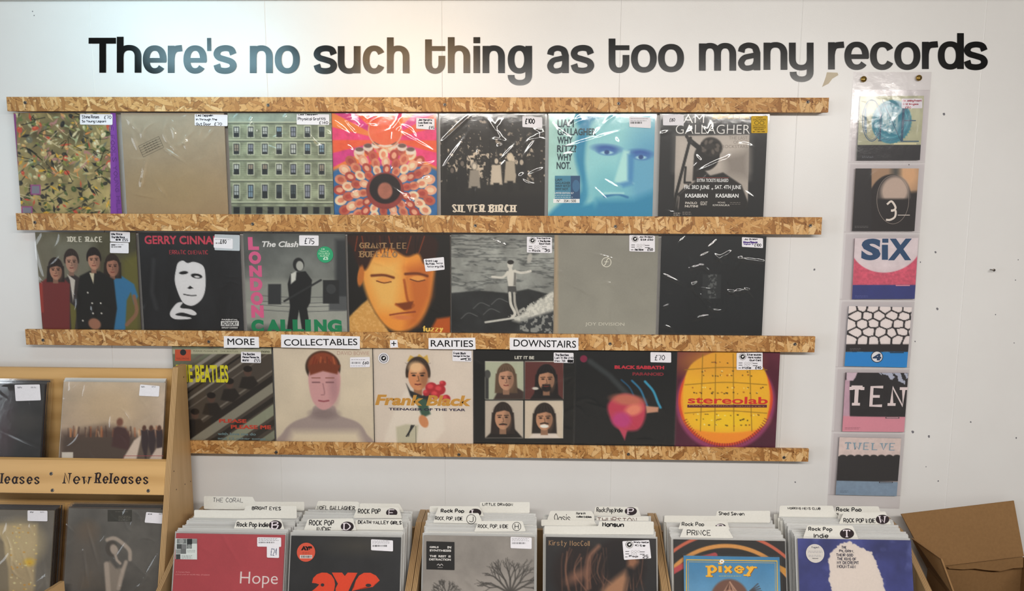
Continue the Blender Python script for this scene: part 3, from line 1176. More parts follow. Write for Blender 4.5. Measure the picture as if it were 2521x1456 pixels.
def shop_form(ik, x0, y0, x1, y1, lines, foot, price):
    """the shop's own white form sticker: round record mark, written title, ruled tick boxes"""
    w, h = x1 - x0, y1 - y0
    cx, cy, r = x0 + w * .23, y0 + h * .22, h * .17
    ik.ell(cx, cy, r * 1.25, r * 1.25, '#8c8a88', ring=r * .3)
    for k in range(14):
        a = k * 6.283 / 14
        if k not in (0, 7):
            ik.rect(cx + math.cos(a) * r * 1.1 - .8, cy + math.sin(a) * r * 1.1 - .8, cx + math.cos(a) * r * 1.1 + .8, cy + math.sin(a) * r * 1.1 + .8, '#e4e2e2')
    ik.ell(cx, cy, r * .8, r * .8, '#141214')
    ik.ell(cx, cy, r * .3, r * .3, '#eeeeee')
    ik.poly([(cx, cy - r * .25), (cx + r * .6, cy - r * .4), (cx + r * .15, cy + r * .25)], '#eeeeee')
    for i, tx in enumerate(lines):
        ik.hand(tx, (x0 + w * (.40 + .05 * i), y0 + h * (.05 + .16 * i), x0 + w * (.62 + min(.32, .05 * len(tx))), y0 + h * (.16 + .16 * i)), w=1.3)
    for j, yy in enumerate((.57, .70)):
        ik.rect(x0 + w * .08, y0 + h * yy, x0 + w * .22, y0 + h * yy + 1.6, '#5b595a')
        ik.rect(x0 + w * .62, y0 + h * yy + 1, x0 + w * .80, y0 + h * yy + 2.6, '#5b595a')
        for k in range(3 - j):
            ik.ell(x0 + w * (.34 + .12 * k), y0 + h * yy + 1, w * .045, w * .045, '#a5a3a3', ring=.6)
    ik.line([(x0 + w * .84, y0 + h * .60), (x0 + w * .87, y0 + h * .64), (x0 + w * .95, y0 + h * .52)], .8, '#555')if False else None
    ik.rect(x0 + w * .07, y0 + h * .86, x0 + w * .16, y0 + h * .86 + 1.6, '#5b595a')
    ik.hand(foot, (x0 + w * .22, y0 + h * .80, x0 + w * .55, y0 + h * .93), w=1.2)
    ik.hand(price, (x0 + w * .72, y0 + h * .78, x0 + w * .93, y0 + h * .94), w=1.4)


# ------------------------------------------------------------------ record sleeves on the rails
SW = 0.314
YS = -0.0275
ROWZ = [RAILS[1][0] - 0.012, RAILS[2][0] - 0.012, RAILS[3][0] - 0.012]
ROWG = ['records on the top row of the wall', 'records on the middle row of the wall', 'records on the bottom row of the wall']
_seed = [100]


def sleeve(row, pxl, pxr, py, label, paint, stickers=(), creases=9, amp=0.0016, edge=None, n=150, gloss=False):
    a, b = at(pxl, py, YS), at(pxr, py, YS)
    xc = (a[0] + b[0]) / 2
    z0 = ROWZ[row]
    pl = Plane((xc - SW / 2, YS, z0 + SW), (1, 0, 0), (0, 0, -1))
    root = thing('record_sleeve', (xc, YS, z0), label, 'record sleeve', ROWG[row])
    A = Art(pl, SW, SW, n)
    ik = Ink(pl)
    paint(A, ik)
    mesh_obj('card_sleeve', A.mesh('card_sleeve', 0.004, edge), root, [M['print']])
    ik.build('printed_lettering', root)
    flats = []
    for i_, s in enumerate(stickers):
        flats.append(sticker(root, pl, *s[:2], 0.0024 + 0.0006 * i_, **(s[2] if len(s) > 2 else {})))
    _seed[0] += 1
    me = film_mesh('plastic_cover', pl, -0.003, SW + 0.0045, 0.0005, SW - 0.001, 0.0016, creases, _seed[0], amp=amp, flats=flats)
    mesh_obj('plastic_cover', me, root, [M['film']])
    return root


def p_collage(A, I):
    A.bg('#94865c')
    A.mottle(.5, 5, 3)
    pal = ['#b7a576', '#8a8a4c', '#4d5a34', '#c4573f', '#d88a4a', '#3a382f', '#9a6f5c', '#c9b88f', '#6e7a4a', '#d5a93f', '#2c2b28', '#a9b08a', '#b1837c', '#767663', '#d8cba6', '#c2ad7c', '#cfa06a', '#b9b48c']
    rs = random.Random(4)
    for i in range(520):
        x, y = rs.uniform(40, 292), rs.uniform(282, 532)
        l, w, an = rs.uniform(6, 30), rs.uniform(2.5, 9), rs.uniform(0, 3.14)
        col = rs.choice(pal if y < 440 else pal[:2] + pal[2:3] * 2 + pal[5:6] * 3 + pal[8:11] + pal[3:4])
        c_, s_ = math.cos(an), math.sin(an)
        q = [(x - c_ * l / 2, y - s_ * l / 2), (x + s_ * w / 2, y - c_ * w / 2), (x + c_ * l / 2, y + s_ * l / 2), (x - s_ * w / 2, y + c_ * w / 2)]
        if rs.random() < .22:
            A.ell(x, y, w, w * rs.uniform(.5, 1), col, an, blur=1.5)
            A.ell(x - w * .2, y - w * .25, w * .35, w * .25, [min(255, k * 1.35) for k in A.c(col)], an, blur=1.5)
        else:
            A.poly(q, col, blur=1.0)
    for i in range(60):
        x, y = rs.uniform(40, 290), rs.uniform(282, 532)
        A.line([(x, y), (x + rs.uniform(-22, 22), y + rs.uniform(-14, 14)), (x + rs.uniform(-35, 35), y + rs.uniform(-25, 25))], rs.uniform(.8, 2),
               rs.choice(['#1d1c1a', '#2a2924', '#cfc09a', '#17180f']), blur=.8, smooth=True)
    A.rect(272, 270, 300, 540, '#8747a5')
    A.poly([(282, 270), (302, 270), (302, 540), (286, 540)], '#7c3f9b')
    A.poly([(33, 280), (39, 280), (48, 540), (40, 540)], '#8a3f83')
    for b in ((75, 455, 100, 480), (53, 508, 80, 534)):
        A.rect(*b, '#a04a8a')
        A.rect(b[0] + 3, b[1] + 3, b[2] - 3, b[3] - 3, '#858490')
    I.hand('THE FOOLS YOUNG HILL', (166, 400, 400, 411), '#643080', w=1.6, rot=1.5708 - .035)


def p_kraft(A, I):
    A.grad('#a69a88', '#a08868')  # cool lamp sheen painted into the paler, greyer top of the brown paper
    A.mottle(.05, 9, 8)
    A.ell(430, 470, 110, 50, '#a58e68', blur=60, op=.5)
    c = '#6b6253'
    for k in range(6):
        t = k / 5
        I.line([(341 + 12 * t, 360 + 27 * t), (391 + 12 * t, 336 + 27 * t)], .9, c)
    I.line([(341, 360), (353, 387)], 1, c)
    I.line([(391, 336), (403, 363)], 1, c)
    for k in range(4):
        t = (k + 1) / 5
        for j in range(5):
            u = .18 + j * .14
            x, y = 341 + 12 * t + 50 * u, 360 + 27 * t - 24 * u - 1.5
            I.line([(x, y), (x + 5, y - 2.4)], 1.2, c)


def p_facade(A, I):
    A.bg('#8d957f')
    A.mottle(.35, 12, 2)
    rs = random.Random(3)
    for j in range(52):
        y = 283 + j * 4.9
        A.line([(560, y), (820, y)], .8, '#5f6658', op=.35)
    for y in (303, 347, 395, 446, 500):
        A.rect(560, y - 4, 820, y, '#b5bba4')
        A.rect(560, y, 820, y + 2, '#39403c', op=.8)
    for r_, y in enumerate((312, 354, 404, 455)):
        for k in range(7):
            x = 582 + k * 35
            hh = 26 if r_ < 3 else 34
            A.rect(x - 9, y - 3, x + 9, y + hh + 2, '#c3c8b4')
            A.rect(x - 7, y, x + 7, y + hh, '#2a3034')
            A.rect(x - 5, y + 2, x + 5, y + hh * rs.uniform(.45, .95), rs.choice(['#7f97a8', '#aeb6b8', '#5d7482', '#8a8f9c', '#c0c4c0', '#4b565c', '#9b9082']))
            A.line([(x, y), (x, y + hh)], 1, '#242a2c')
            A.line([(x - 6, y + hh / 2), (x + 6, y + hh / 2)], 1, '#242a2c')
    A.rect(560, 508, 820, 545, '#6d7364')
    for k in range(9):
        x = 575 + k * 28
        A.rect(x, 510, x + 15, 532, '#22272a')
    A.rect(560, 527, 820, 545, '#a9ab98')
    A.rect(560, 270, 820, 300, '#a3b5b2', op=.5)  # pale cool highlight painted across the top of the print


def p_rays(A, I):
    A.bg('#e0503f')
    cx, cy = 948, 345
    for k in range(26):
        a0 = 2 * math.pi * k / 26
        col = ['#e0603c', '#d9437a', '#e8813f', '#c93e86'][k % 4]
        A.poly([(cx, cy), (cx + 330 * math.cos(a0), cy + 330 * math.sin(a0)), (cx + 330 * math.cos(a0 + .25), cy + 330 * math.sin(a0 + .25))], col, blur=3)
    A.poly([(810, 425), (850, 408), (1050, 408), (1090, 425), (1090, 545), (810, 545)], '#31689c', blur=8)
    # plain scalloped ornament
    pal = ['#d9a184', '#b7604c', '#e6c3a6', '#a8483f', '#c98568']
    for ring, (rr, rs_, n_) in enumerate(((112, 15, 26), (92, 14, 22), (72, 13, 18), (54, 12, 14))):
        for k in range(n_):
            a0 = 2 * math.pi * k / n_ + ring * .1
            x, y = 948 + rr * math.cos(a0), 468 + rr * .95 * math.sin(a0)
            A.ell(x, y, rs_, rs_ * .8, pal[(k + ring) % 5], a0, blur=1.5)
            A.ell(x, y, rs_ * .55, rs_ * .4, pal[(k + ring + 2) % 5], a0, blur=1.5)
    A.ell(948, 470, 46, 44, '#8e3f3a', blur=2)
    A.ell(948, 465, 38, 36, '#241c1e', blur=3)
    A.ell(948, 470, 18, 20, '#a56a58', blur=4)
    for k in range(7):
        A.ell(885 + k * 21, 372 - 18 * math.sin(math.pi * k / 6), 12, 9, '#d8c9bd', blur=2)
        A.ell(885 + k * 21, 368 - 18 * math.sin(math.pi * k / 6), 10, 5, '#6d5550', blur=2)
    A.ell(948, 322, 40, 34, '#e26a45', blur=2)
    A.ring(948, 322, 40, 2.5, '#e9a27f')
    A.mottle(.12, 20, 5)


def p_woods(A, I):
    A.bg('#c2b4a2')
    A.mottle(.1, 5, 2)
    lv = A.fbm(26, 26, 4, 7)
    env = A.fbm(4, 4, 3, 9)
    yy = A.V / A.sh
    A.where(np.clip((lv + env * .5 - .62 + np.clip(.52 - yy, -1, .4) * .9) * 16, 0, 1), '#26231f')
    A.where(np.clip((lv - .68) * 14, 0, 1) * (yy < .5), '#b3a594', .8)
    for x0, x1, w in ((1096, 1094, 9), (1325, 1318, 12), (1293, 1288, 7), (1150, 1142, 4), (1205, 1203, 4), (1238, 1240, 4), (1310, 1322, 5)):
        A.line([(x0, 300), ((x0 + x1) / 2 + 2, 380), (x1, 470)], w, '#1f1c19', blur=1.5, smooth=True)
    for s_ in range(14):
        x = 1110 + s_ * 16
        A.line([(x, 400), (x + R.uniform(-16, 16), 360), (x + R.uniform(-24, 24), 330)], 1.5, '#25211e', blur=1, smooth=True)
    g = np.clip((yy - .60 + (A.fbm(40, 30, 3, 4) - .5) * .16) * 20, 0, 1)
    A.where(g, '#24221f')
    for x, y0, hgt, body, skin, hair in ((1113, 415, 78, '#191816', '#6b6058', '#1c1a18'), (1138, 398, 85, '#1c1a19', '#6f655c', '#161413'),
                                         (1168, 405, 78, '#8f877c', '#cabfae', '#8d857a'), (1222, 392, 84, '#bdb1a0', '#c5b8a6', '#2b2622'),
                                         (1256, 383, 90, '#a79c8b', '#cabda9', '#c2b59f'), (1284, 395, 74, '#1d1b19', '#b3a797', '#1d1a18')):
        A.poly([(x - 11, y0 + 14), (x + 11, y0 + 14), (x + 15, y0 + hgt * .75), (x - 15, y0 + hgt * .75)], body, blur=3)
        A.poly([(x - 7, y0 + hgt * .7), (x + 7, y0 + hgt * .7), (x + 7, y0 + hgt), (x - 7, y0 + hgt)], '#1d1b19', blur=3)
        A.ell(x, y0 + 4, 8, 10, hair, blur=2)
        A.ell(x, y0 + 5, 4.5, 6.5, skin, blur=1.5)
    A.rect(1080, 480, 1345, 545, '#1d1b1a', blur=18)
    I.serif('SILVER BIRCH', (1115, 504, 1267, 523), '#d8ccbb', wv=5, wh=2.4, track=3.6)


def p_teal(A, I):
    A.grad('#a8cdc6', '#7fb9c2', True)
    A.mottle(.1, 4, 3)
    A.poly([(1430, 270), (1625, 270), (1625, 300), (1480, 290), (1450, 330), (1440, 400), (1450, 480), (1400, 545), (1340, 545), (1380, 500), (1430, 470), (1415, 380), (1425, 320)],
           '#2f86a8', blur=12, smooth=True)
    A.poly([(1455, 320), (1500, 285), (1625, 285), (1625, 545), (1480, 545), (1450, 470), (1446, 390)], '#8fc4c8', blur=18, smooth=True)
    A.ell(1600, 440, 60, 130, '#4c8fb4', blur=50, op=.65)
    A.ell(1500, 480, 50, 60, '#6fb0bb', blur=40, op=.7)
    A.poly([(1470, 492), (1560, 490), (1612, 470), (1625, 545), (1440, 545)], '#2f84a6', blur=22)
    for x, y, w in ((1494, 374, 30), (1578, 386, 26)):
        A.ell(x, y - 8, w, 9, '#345fa0', .08, blur=9)
        A.ell(x, y, w * .75, 8, '#3f6fa8', .08, blur=5)
        A.ell(x, y + 2, w * .5, 4, '#9fc9d2', blur=2)
        A.ell(x, y + 1, 6, 5, '#274a80', blur=2)
    A.poly([(1535, 370), (1550, 372), (1548, 440), (1560, 452), (1530, 458), (1512, 446)], '#a9d2cf', blur=7)
    A.poly([(1545, 380), (1562, 380), (1558, 455), (1535, 462), (1520, 452), (1545, 446)], '#3f7fb0', blur=8, op=.8)
    A.line([(1488, 484), (1520, 479), (1545, 486)], 5, '#2d6f9d', blur=4, smooth=True)
    A.line([(1488, 476), (1535, 476)], 4, '#a6d0d0', blur=4)
    A.poly([(1340, 545), (1390, 515), (1460, 500), (1480, 545)], '#2d87a8', blur=12)
    for i, (tx, x1) in enumerate((('LIAM', 1412), ('GALLAGHER', 1467), ('WHY', 1410), ('RITZ?', 1419), ('WHY', 1409), ('NOT.', 1405))):
        y = 295 + i * 20.8
        I.text(tx, (1373 - i * .5, y, x1, y + 18), '#1c3a45', bold=.03)
    I.rect(1366, 433, 1428, 490, '#3f7f99')
    I.rect(1405, 433, 1428, 490, '#274d72')
    I.ell(1418, 458, 9, 15, '#3a6a8e')
    for i, tx in enumerate(('LIAM', 'GALLAGHER', 'WHY RITZ?', 'WHY NOT.')):
        I.text(tx, (1367, 440 + i * 7.6, 1367 + 4.1 * len(tx), 446 + i * 7.6), '#16343c', bold=.02)
    I.text('LIMITED EDITION 2LP', (1366, 473.5, 1412, 477.5), '#dfe8e8', bold=.02)
    I.greek(1366, 479, 1412, 488, 2, '#cfdcdc', 1)
    I.rect(1362, 490, 1427, 500, '#e3e7e6')
    I.text('N°', (1371, 491.5, 1379, 498), '#15202a', bold=.01)
    I.text('354 / 500', (1388, 491.5, 1418, 498.5), '#15202a', bold=.015)


def p_poster(A, I):
    A.bg('#1c1d1f')
    A.mottle(.08, 4, 2)
    A.poly([(1664, 335), (1845, 332), (1840, 540), (1658, 540)], '#a39b93')
    A.poly([(1664, 335), (1845, 332), (1843, 420), (1662, 420)], '#bdb5ad', blur=30, op=.6)
    A.poly([(1780, 385), (1843, 370), (1843, 440), (1790, 430)], '#877f78', blur=25)
    A.poly([(1655, 545), (1670, 480), (1720, 440), (1780, 425), (1825, 455), (1842, 500), (1842, 545)], '#1e1c1b', blur=4)
    A.ell(1740, 385, 30, 34, '#191716', .25, blur=3)
    A.ell(1752, 362, 26, 22, '#2b2724', .4, blur=4)
    for k in range(12):
        A.ell(1740 + 20 * math.cos(k * .6) + 8, 362 + 13 * math.sin(k * .6), 6, 3.5, '#5d554e' if k % 3 else '#14110f', k * .7, blur=2)
    A.poly([(1708, 395), (1726, 372), (1735, 420), (1760, 445), (1705, 445)], '#1a1817', blur=4)
    A.line([(1697, 345), (1722, 365)], 11, '#151414', blur=2)
    A.line([(1690, 336), (1702, 350)], 7, '#2c2a2a', blur=1.5)
    A.line([(1700, 340), (1664, 480), (1655, 545)], 7, '#1b1a1a', blur=1.2)
    A.line([(1688, 412), (1685, 450), (1700, 450)], 5, '#1a1919', blur=1.5)
    A.line([(1668, 480), (1695, 455)], 4, '#1a1919', blur=1.5)
    A.line([(1672, 485), (1668, 532)], 2, '#8a827c', blur=1)
    A.rect(1655, 515, 1845, 545, '#1b1b1c', blur=12)
    I.text('IAM', (1676, 282, 1733, 303), '#d9d7d4', bold=-.012)
    I.text('GALLAGHER', (1664, 307, 1846, 330), '#d9d7d4', bold=-.012)
    I.text('KNEBWORTH PARK', (1755, 281, 1846, 293), '#d5b14e', bold=.02)
    for i, tx in enumerate(('THE LAST', 'OF THE', 'ROCKSTARS')):
        x0 = (1795, 1806, 1778)[i]
        I.text(tx, (x0, 336 + i * 10.5, 1840, 344 + i * 10.5), '#7d756e', bold=-.012)
    I.line([(1715, 438), (1794, 438)], .8, '#a8504a')
    I.text('EXTRA TICKETS RELEASED', (1716, 440, 1793, 448.5), '#e8e4df', bold=.02)
    I.text('FRI. 3RD JUNE', (1685, 456, 1746, 469), '#f0ece7', bold=.02)
    I.text('+', (1751, 463, 1756, 468), '#f0ece7', bold=.03)
    I.text('SAT. 4TH JUNE', (1760, 456, 1824, 469), '#f0ece7', bold=.02)
    I.text('KASABIAN', (1687, 477, 1742, 487), '#f3efea', bold=.03)
    I.text('KASABIAN', (1762, 477, 1818, 487), '#f3efea', bold=.03)
    I.text('PAOLO', (1687, 497, 1716, 503), '#bdb7b0', bold=.04)
    I.text('NUTINI', (1686, 505, 1718, 511), '#bdb7b0', bold=.04)
    I.text('GOAT', (1724, 496, 1741, 506), '#a8a29c', bold=.04)
    I.text('MICHAEL', (1767, 497, 1786, 501), '#cfc9c2')
    I.text('KIWANUKA', (1755, 503, 1796, 508), '#dcd6cf')
    I.greek(1797, 497, 1826, 505, 2, '#8d8781', .8)
    I.greek(1680, 521, 1703, 530, 3, '#8d8781', 1)
    I.greek(1658, 523, 1676, 532, 2, '#9d9791', 2)


def yellow_tag(I):
    I.text('LIAM', (1862, 288, 1876, 292), '#6d5a14', bold=.02)
    I.text('GALLAGHER', (1853, 293, 1885, 297), '#6d5a14', bold=.02)
    I.ell(1862, 303, 6, 5, '#7a6518', ring=1.5)
    I.ell(1875, 303, 6, 5, '#7a6518', ring=1.5)
    I.text('ROCKSTARS', (1853, 309, 1884, 312), '#6d5a14', bold=.02)
    I.text('LIMITED EDITION LP', (1853, 313.5, 1884, 316.5), '#2c2408', bold=.02)
    I.text('YELLOW VINYL', (1856, 318, 1880, 321), '#2c2408', bold=.02)
    I.text('N°  130 / 500', (1853, 323, 1882, 326), '#2c2408', bold=.03)


def hw(*rows):
    """handwritten rows: (text, box, [colour, width])"""
    def f(I):
        for r_ in rows:
            I.hand(r_[0], r_[1], r_[2] if len(r_) > 2 else '#1b1b2a', r_[3] if len(r_) > 3 else 1.3)
    return f


sleeve(0, 38, 298, 405, 'record sleeve with a crowded multicoloured collage and a purple spine strip', p_collage,
       [(B(198, 280.5, 278, 307, -1), hw(('Stone Roses', (203, 284, 245, 292)), ('£70', (257, 285, 275, 293)), ('So Young (Japan)', (203, 296, 262, 304))))], creases=3, amp=.0008)
sleeve(0, 303, 559, 405, 'plain brown paper record sleeve with a slanted rubber stamp', p_kraft,
       [(B(480, 281, 561, 309, -2), hw(('Led Zeppelin', (484, 282, 525, 289)), ('In Through The', (484, 292, 535, 299)), ('Out Door', (484, 302, 520, 309)),
                                       ('£70', (528, 302, 547, 309))))], creases=16, amp=.0024)
sleeve(0, 567, 817, 405, 'record sleeve printed with a grey green building front full of windows', p_facade,
       [(B(731, 281, 811, 307, -1), hw(('Led Zeppelin', (735, 281, 782, 285)), ('Physical Graffiti', (734, 289, 802, 299)), ('£140', (786, 299, 808, 306))))],
       creases=14, amp=.0022)
sleeve(0, 819, 1076, 405, 'record sleeve with pink and orange rays over a round peach ornament', p_rays,
       [(B(1025, 290, 1070, 317, -3), hw(('Jimi Hendrix', (1030, 293, 1064, 298)), ('Axis Bold As', (1030, 300, 1063, 305)), ('Love', (1031, 307, 1042, 311)),
                                         ('£45', (1056, 311, 1069, 318))))], creases=13, amp=.0022)
sleeve(0, 1086, 1340, 405, 'black and white record sleeve of six people standing in a wood', p_woods,
       [(B(1286, 286, 1335, 313, -3), hw(('£100', (1293, 292, 1316, 305), '#141218', 2.2)), dict(label='white sticker with the price £100'))], creases=10, amp=.002)
sleeve(0, 1351, 1609, 405, 'turquoise record sleeve with a large staring face in blue tones', p_teal,
       [(B(1549, 287, 1602, 313, -3), lambda I: (I.greek(1552, 290, 1598, 300, 2, '#6b696d', 1), I.bars(1552, 300, 1581, 305)))], creases=7, amp=.0014)
sleeve(0, 1624, 1885, 405, 'black record sleeve laid out like a concert poster with a singer at a microphone', p_poster,
       [(B(1632, 283, 1683, 309, 0), hw(('£80', (1648, 291, 1661, 300), '#16141a', 1.3))),
        (B(1849, 286, 1889, 328, 0), yellow_tag, dict(col='#cda62c', name='edition_sticker', label='yellow limited edition sticker'))], creases=8, amp=.0016)


def p_group(A, I):
    A.grad('#6e6a58', '#4d4a36', True)
    A.mottle(.18, 5, 5)
    A.rect(130, 590, 230, 700, '#8d8d80', blur=30, op=.6)
    A.rect(85, 590, 130, 700, '#7e7a6a', blur=20, op=.7)
    A.poly([(300, 640), (345, 620), (345, 820), (300, 820)], '#6a6634', blur=20)
    A.rect(85, 700, 110, 830, '#5d5942', blur=14)
    # people, back to front
    A.poly([(270, 690), (300, 680), (330, 700), (340, 730), (330, 750), (322, 720), (312, 740), (308, 815), (278, 815), (270, 740)], '#3b79a3', blur=4)
    A.line([(330, 730), (336, 770), (312, 800)], 9, '#8f6a52', blur=3, smooth=True)
    A.head(277, 656, 32, 46, '#a97a66', '#30251f', long=1, fringe=.2)
    A.poly([(150, 690), (180, 675), (205, 690), (215, 815), (150, 815)], '#3c3534', blur=4)
    A.poly([(165, 675), (185, 690), (180, 745), (172, 690)], '#c9c4bc', blur=2)
    A.poly([(172, 745), (190, 760), (184, 815), (176, 815)], '#6f6a34', blur=3)
    A.head(176, 645, 32, 48, '#b58f7c', '#352a26', fringe=.2)
    A.poly([(95, 700), (120, 682), (150, 680), (172, 700), (172, 815), (108, 815), (98, 770)], '#7b3433', blur=4)
    A.poly([(95, 700), (104, 694), (108, 770), (100, 770)], '#a33f36', blur=3)
    A.head(137, 665, 32, 46, '#b98b74', '#2e2420', long=1, fringe=.55)
    A.poly([(196, 680), (220, 668), (245, 668), (280, 688), (288, 760), (280, 815), (192, 815), (186, 750)], '#22211f', blur=4)
    A.poly([(220, 672), (232, 672), (230, 700)], '#d0c8b0', blur=2)
    A.head(231, 640, 31, 46, '#bd8f78', '#241c1a', long=0, fringe=.4)
    A.ell(233, 798, 16, 14, '#a2745d', .4, blur=4)
    for x, y in ((216, 721), (227, 747), (248, 747), (229, 772), (250, 772), (204, 790)):
        A.ell(x, y, 2.2, 2.2, '#d8d4cc')
    I.serif('IDLE RACE', (168, 583, 252, 596), '#d5d0c2', wv=3.6, wh=1.8, track=3)


def p_stencil(A, I):
    A.bg('#27282b')
    A.mottle(.3, 5, 4, 2)
    A.line([(378, 640), (374, 720), (385, 760)], 10, '#3f4044', blur=8, op=.6)
    w = '#d7d7da'
    A.poly([(433, 665), (438, 648), (450, 642), (462, 648), (478, 645), (500, 655), (506, 680), (505, 715), (496, 738), (478, 752), (462, 752), (448, 742), (436, 715), (430, 690)], w, blur=1.2, smooth=True)
    d = '#1e1f22'
    A.ell(452, 672, 11, 4, d, -.1, blur=1.2)
    A.ell(484, 680, 14, 6, d, .15, blur=1.2)
    A.ell(485, 682, 7, 2.4, w, .1, blur=1)
    A.poly([(461, 710), (468, 704), (476, 710), (467, 712)], d, blur=1)
    A.line([(452, 725), (468, 728), (483, 728)], 2.4, d, blur=.8, smooth=True)
    A.poly([(418, 772), (434, 748), (450, 745), (444, 758), (470, 762), (484, 772), (476, 777), (448, 770), (432, 776), (468, 782), (466, 786), (430, 786)], w, blur=1.2, smooth=True)
    I.text('GERRY CINNAMON', (356, 581, 584, 602), '#c4475a', bold=.03)
    I.hand('ERRATIC CINEMATIC', (417, 616, 512, 627), '#b5404c', w=1.3)
    I.rect(543, 784, 589, 811, '#161618')
    I.text('PARENTAL', (546, 785.5, 586, 789.5), '#e2e2e2', bold=.03)
    I.rect(544, 791, 588, 803, '#e6e6e6')
    I.text('ADVISORY', (546, 792.5, 586, 802), '#131315', bold=.03)
    I.text('EXPLICIT CONTENT', (546, 805, 586, 809.5), '#dadada', bold=.03)


def p_stage(A, I):
    A.grad('#5d6160', '#8c8f88')
    A.mottle(.25, 4, 11)
    A.rect(600, 690, 860, 760, '#989b94', blur=14, op=.7)
    A.rect(600, 745, 860, 830, '#aaaca4', blur=10, op=.6)
    for y in (728, 742, 751, 763):
        A.line([(640, y), (730, y + 5), (850, y + 2)], 1.4, '#55585a', blur=1, smooth=True)
    A.rect(826, 590, 860, 760, '#35383b', blur=12)
    A.rect(810, 730, 858, 765, '#55585a', blur=5)
    # plain dark standing figure and amplifier blocks
    A.rect(795, 690, 835, 748, '#2a2c2e', blur=2)
    A.ell(815, 712, 12, 12, '#3d4042', blur=2)
    A.rect(660, 700, 692, 750, '#34373a', blur=3)
    A.poly([(716, 672), (752, 668), (768, 690), (764, 745), (756, 760), (764, 815), (744, 815), (736, 765), (728, 815), (706, 815), (714, 755), (708, 700)], '#202224', blur=2.5)
    A.ell(735, 652, 14, 17, '#26282a', blur=2)
    A.ell(738, 655, 9, 12, '#a9aba6', blur=2)
    A.poly([(716, 674), (730, 668), (728, 690), (716, 700)], '#c8cac4', blur=3)
    A.line([(700, 742), (790, 690)], 5, '#303234', blur=1.2)
    A.rect(608, 805, 700, 830, '#1f2325', blur=20, op=.6)
    for i, ch in enumerate('LONDON'):
        y = (584, 619, 654, 684, 719, 752)[i]
        x = 610 + i * 1.6
        h_ = (32, 32, 28, 33, 33, 31)[i]
        I.text(ch, (x, y, x + (28 if ch == 'L' else 32), y + h_), '#d0648f', bold=.07)
    for i, ch in enumerate('CALLING'):
        x0 = (618, 655, 690, 720, 751, 773, 806)[i]
        x1 = (650, 692, 718, 749, 766, 805, 842)[i]
        I.text(ch, (x0, 787, x1, 820), '#178256', bold=.07)
    I.text('The Clash', (645, 594, 735, 609), '#dcdeda', bold=.03, shear=.25)


def green_round(I):
    I.text('18', (792, 612, 800, 615), '#cfe6d3', bold=.02)
    for i, (tx, w_) in enumerate((('TRACK', 12), ('DOUBLE', 14), ('ALBUM', 11))):
        I.text(tx, (799 - w_, 617 + i * 5.5, 799 + w_, 621.5 + i * 5.5), '#a9d6b4', bold=.02)
    I.text('£5', (796, 633, 809, 640), '#d8f0dc', bold=.03)


def p_orange(A, I):
    A.bg('#1b1917')
    A.poly([(895, 590), (990, 600), (1065, 625), (1066, 700), (1050, 765), (1020, 805), (980, 818), (945, 800), (915, 755), (895, 700), (885, 640)], '#d9923c', blur=10, smooth=True)
    A.poly([(900, 640), (985, 640), (990, 700), (980, 770), (930, 760), (905, 700)], '#e3b76a', blur=40, op=.8)
    A.poly([(1000, 660), (1065, 640), (1062, 730), (1030, 800), (1000, 810), (1010, 740)], '#b8652a', blur=26, op=.85)
    A.poly([(858, 580), (1060, 580), (1070, 640), (1045, 650), (1030, 625), (1000, 632), (960, 612), (925, 622), (900, 665), (880, 650), (868, 610)], '#30170f', blur=8, smooth=True)
    for k in range(16):
        x = 880 + k * 11
        A.line([(x, 582), (x + R.uniform(-14, 8), 612 + R.uniform(0, 14))], 2.2, R.choice(['#8a3a16', '#1c0e0b', '#5c2410']), blur=2)
    A.ell(888, 680, 8, 26, '#b9702f', .15, blur=3)
    for x, y in ((945, 690), (1028, 686)):
        A.line([(x - 30, y - 11), (x, y - 12), (x + 24, y - 6)], 6, '#6b3415', blur=4, smooth=True)
        A.ell(x, y, 19, 7, '#d99a4e', blur=4)
        A.line([(x - 18, y + 2), (x, y + 7), (x + 18, y + 4)], 2.5, '#5b2b12', blur=1.8, smooth=True)
    A.line([(995, 690), (1004, 740), (1018, 752), (1000, 762), (975, 750)], 6, '#a4561f', blur=4, smooth=True)
    A.poly([(975, 748), (1018, 742), (1012, 760), (995, 764)], '#7a3a14', blur=4)
    A.line([(960, 776), (985, 772), (1022, 768)], 4, '#8a3f20', blur=2.5, smooth=True)
    A.ell(990, 782, 24, 6, '#c97a45', .03, blur=5)
    A.poly([(855, 785), (890, 750), (905, 738), (925, 775), (960, 820), (855, 830)], '#c79a55', blur=5)
    A.poly([(1050, 830), (1075, 785), (1110, 780), (1110, 830)], '#b0551d', blur=8)
    A.where(A.mask_poly([(855, 785), (890, 750), (905, 738), (925, 775), (960, 820), (855, 830)]) * (A.fbm(50, 50, 2, 3) > .55), '#dcb878', .4)
    I.serif('GRANT LEE', (886, 598, 1001, 612), '#9a7a55', wv=4, wh=1.6)
    I.serif('BUFFALO', (887, 619, 977, 634), '#9a7a55', wv=4, wh=1.6)
    I.serif('fuzzy', (1041, 803, 1090, 821), '#e3b95a', wv=4.5, wh=2, slab=False)


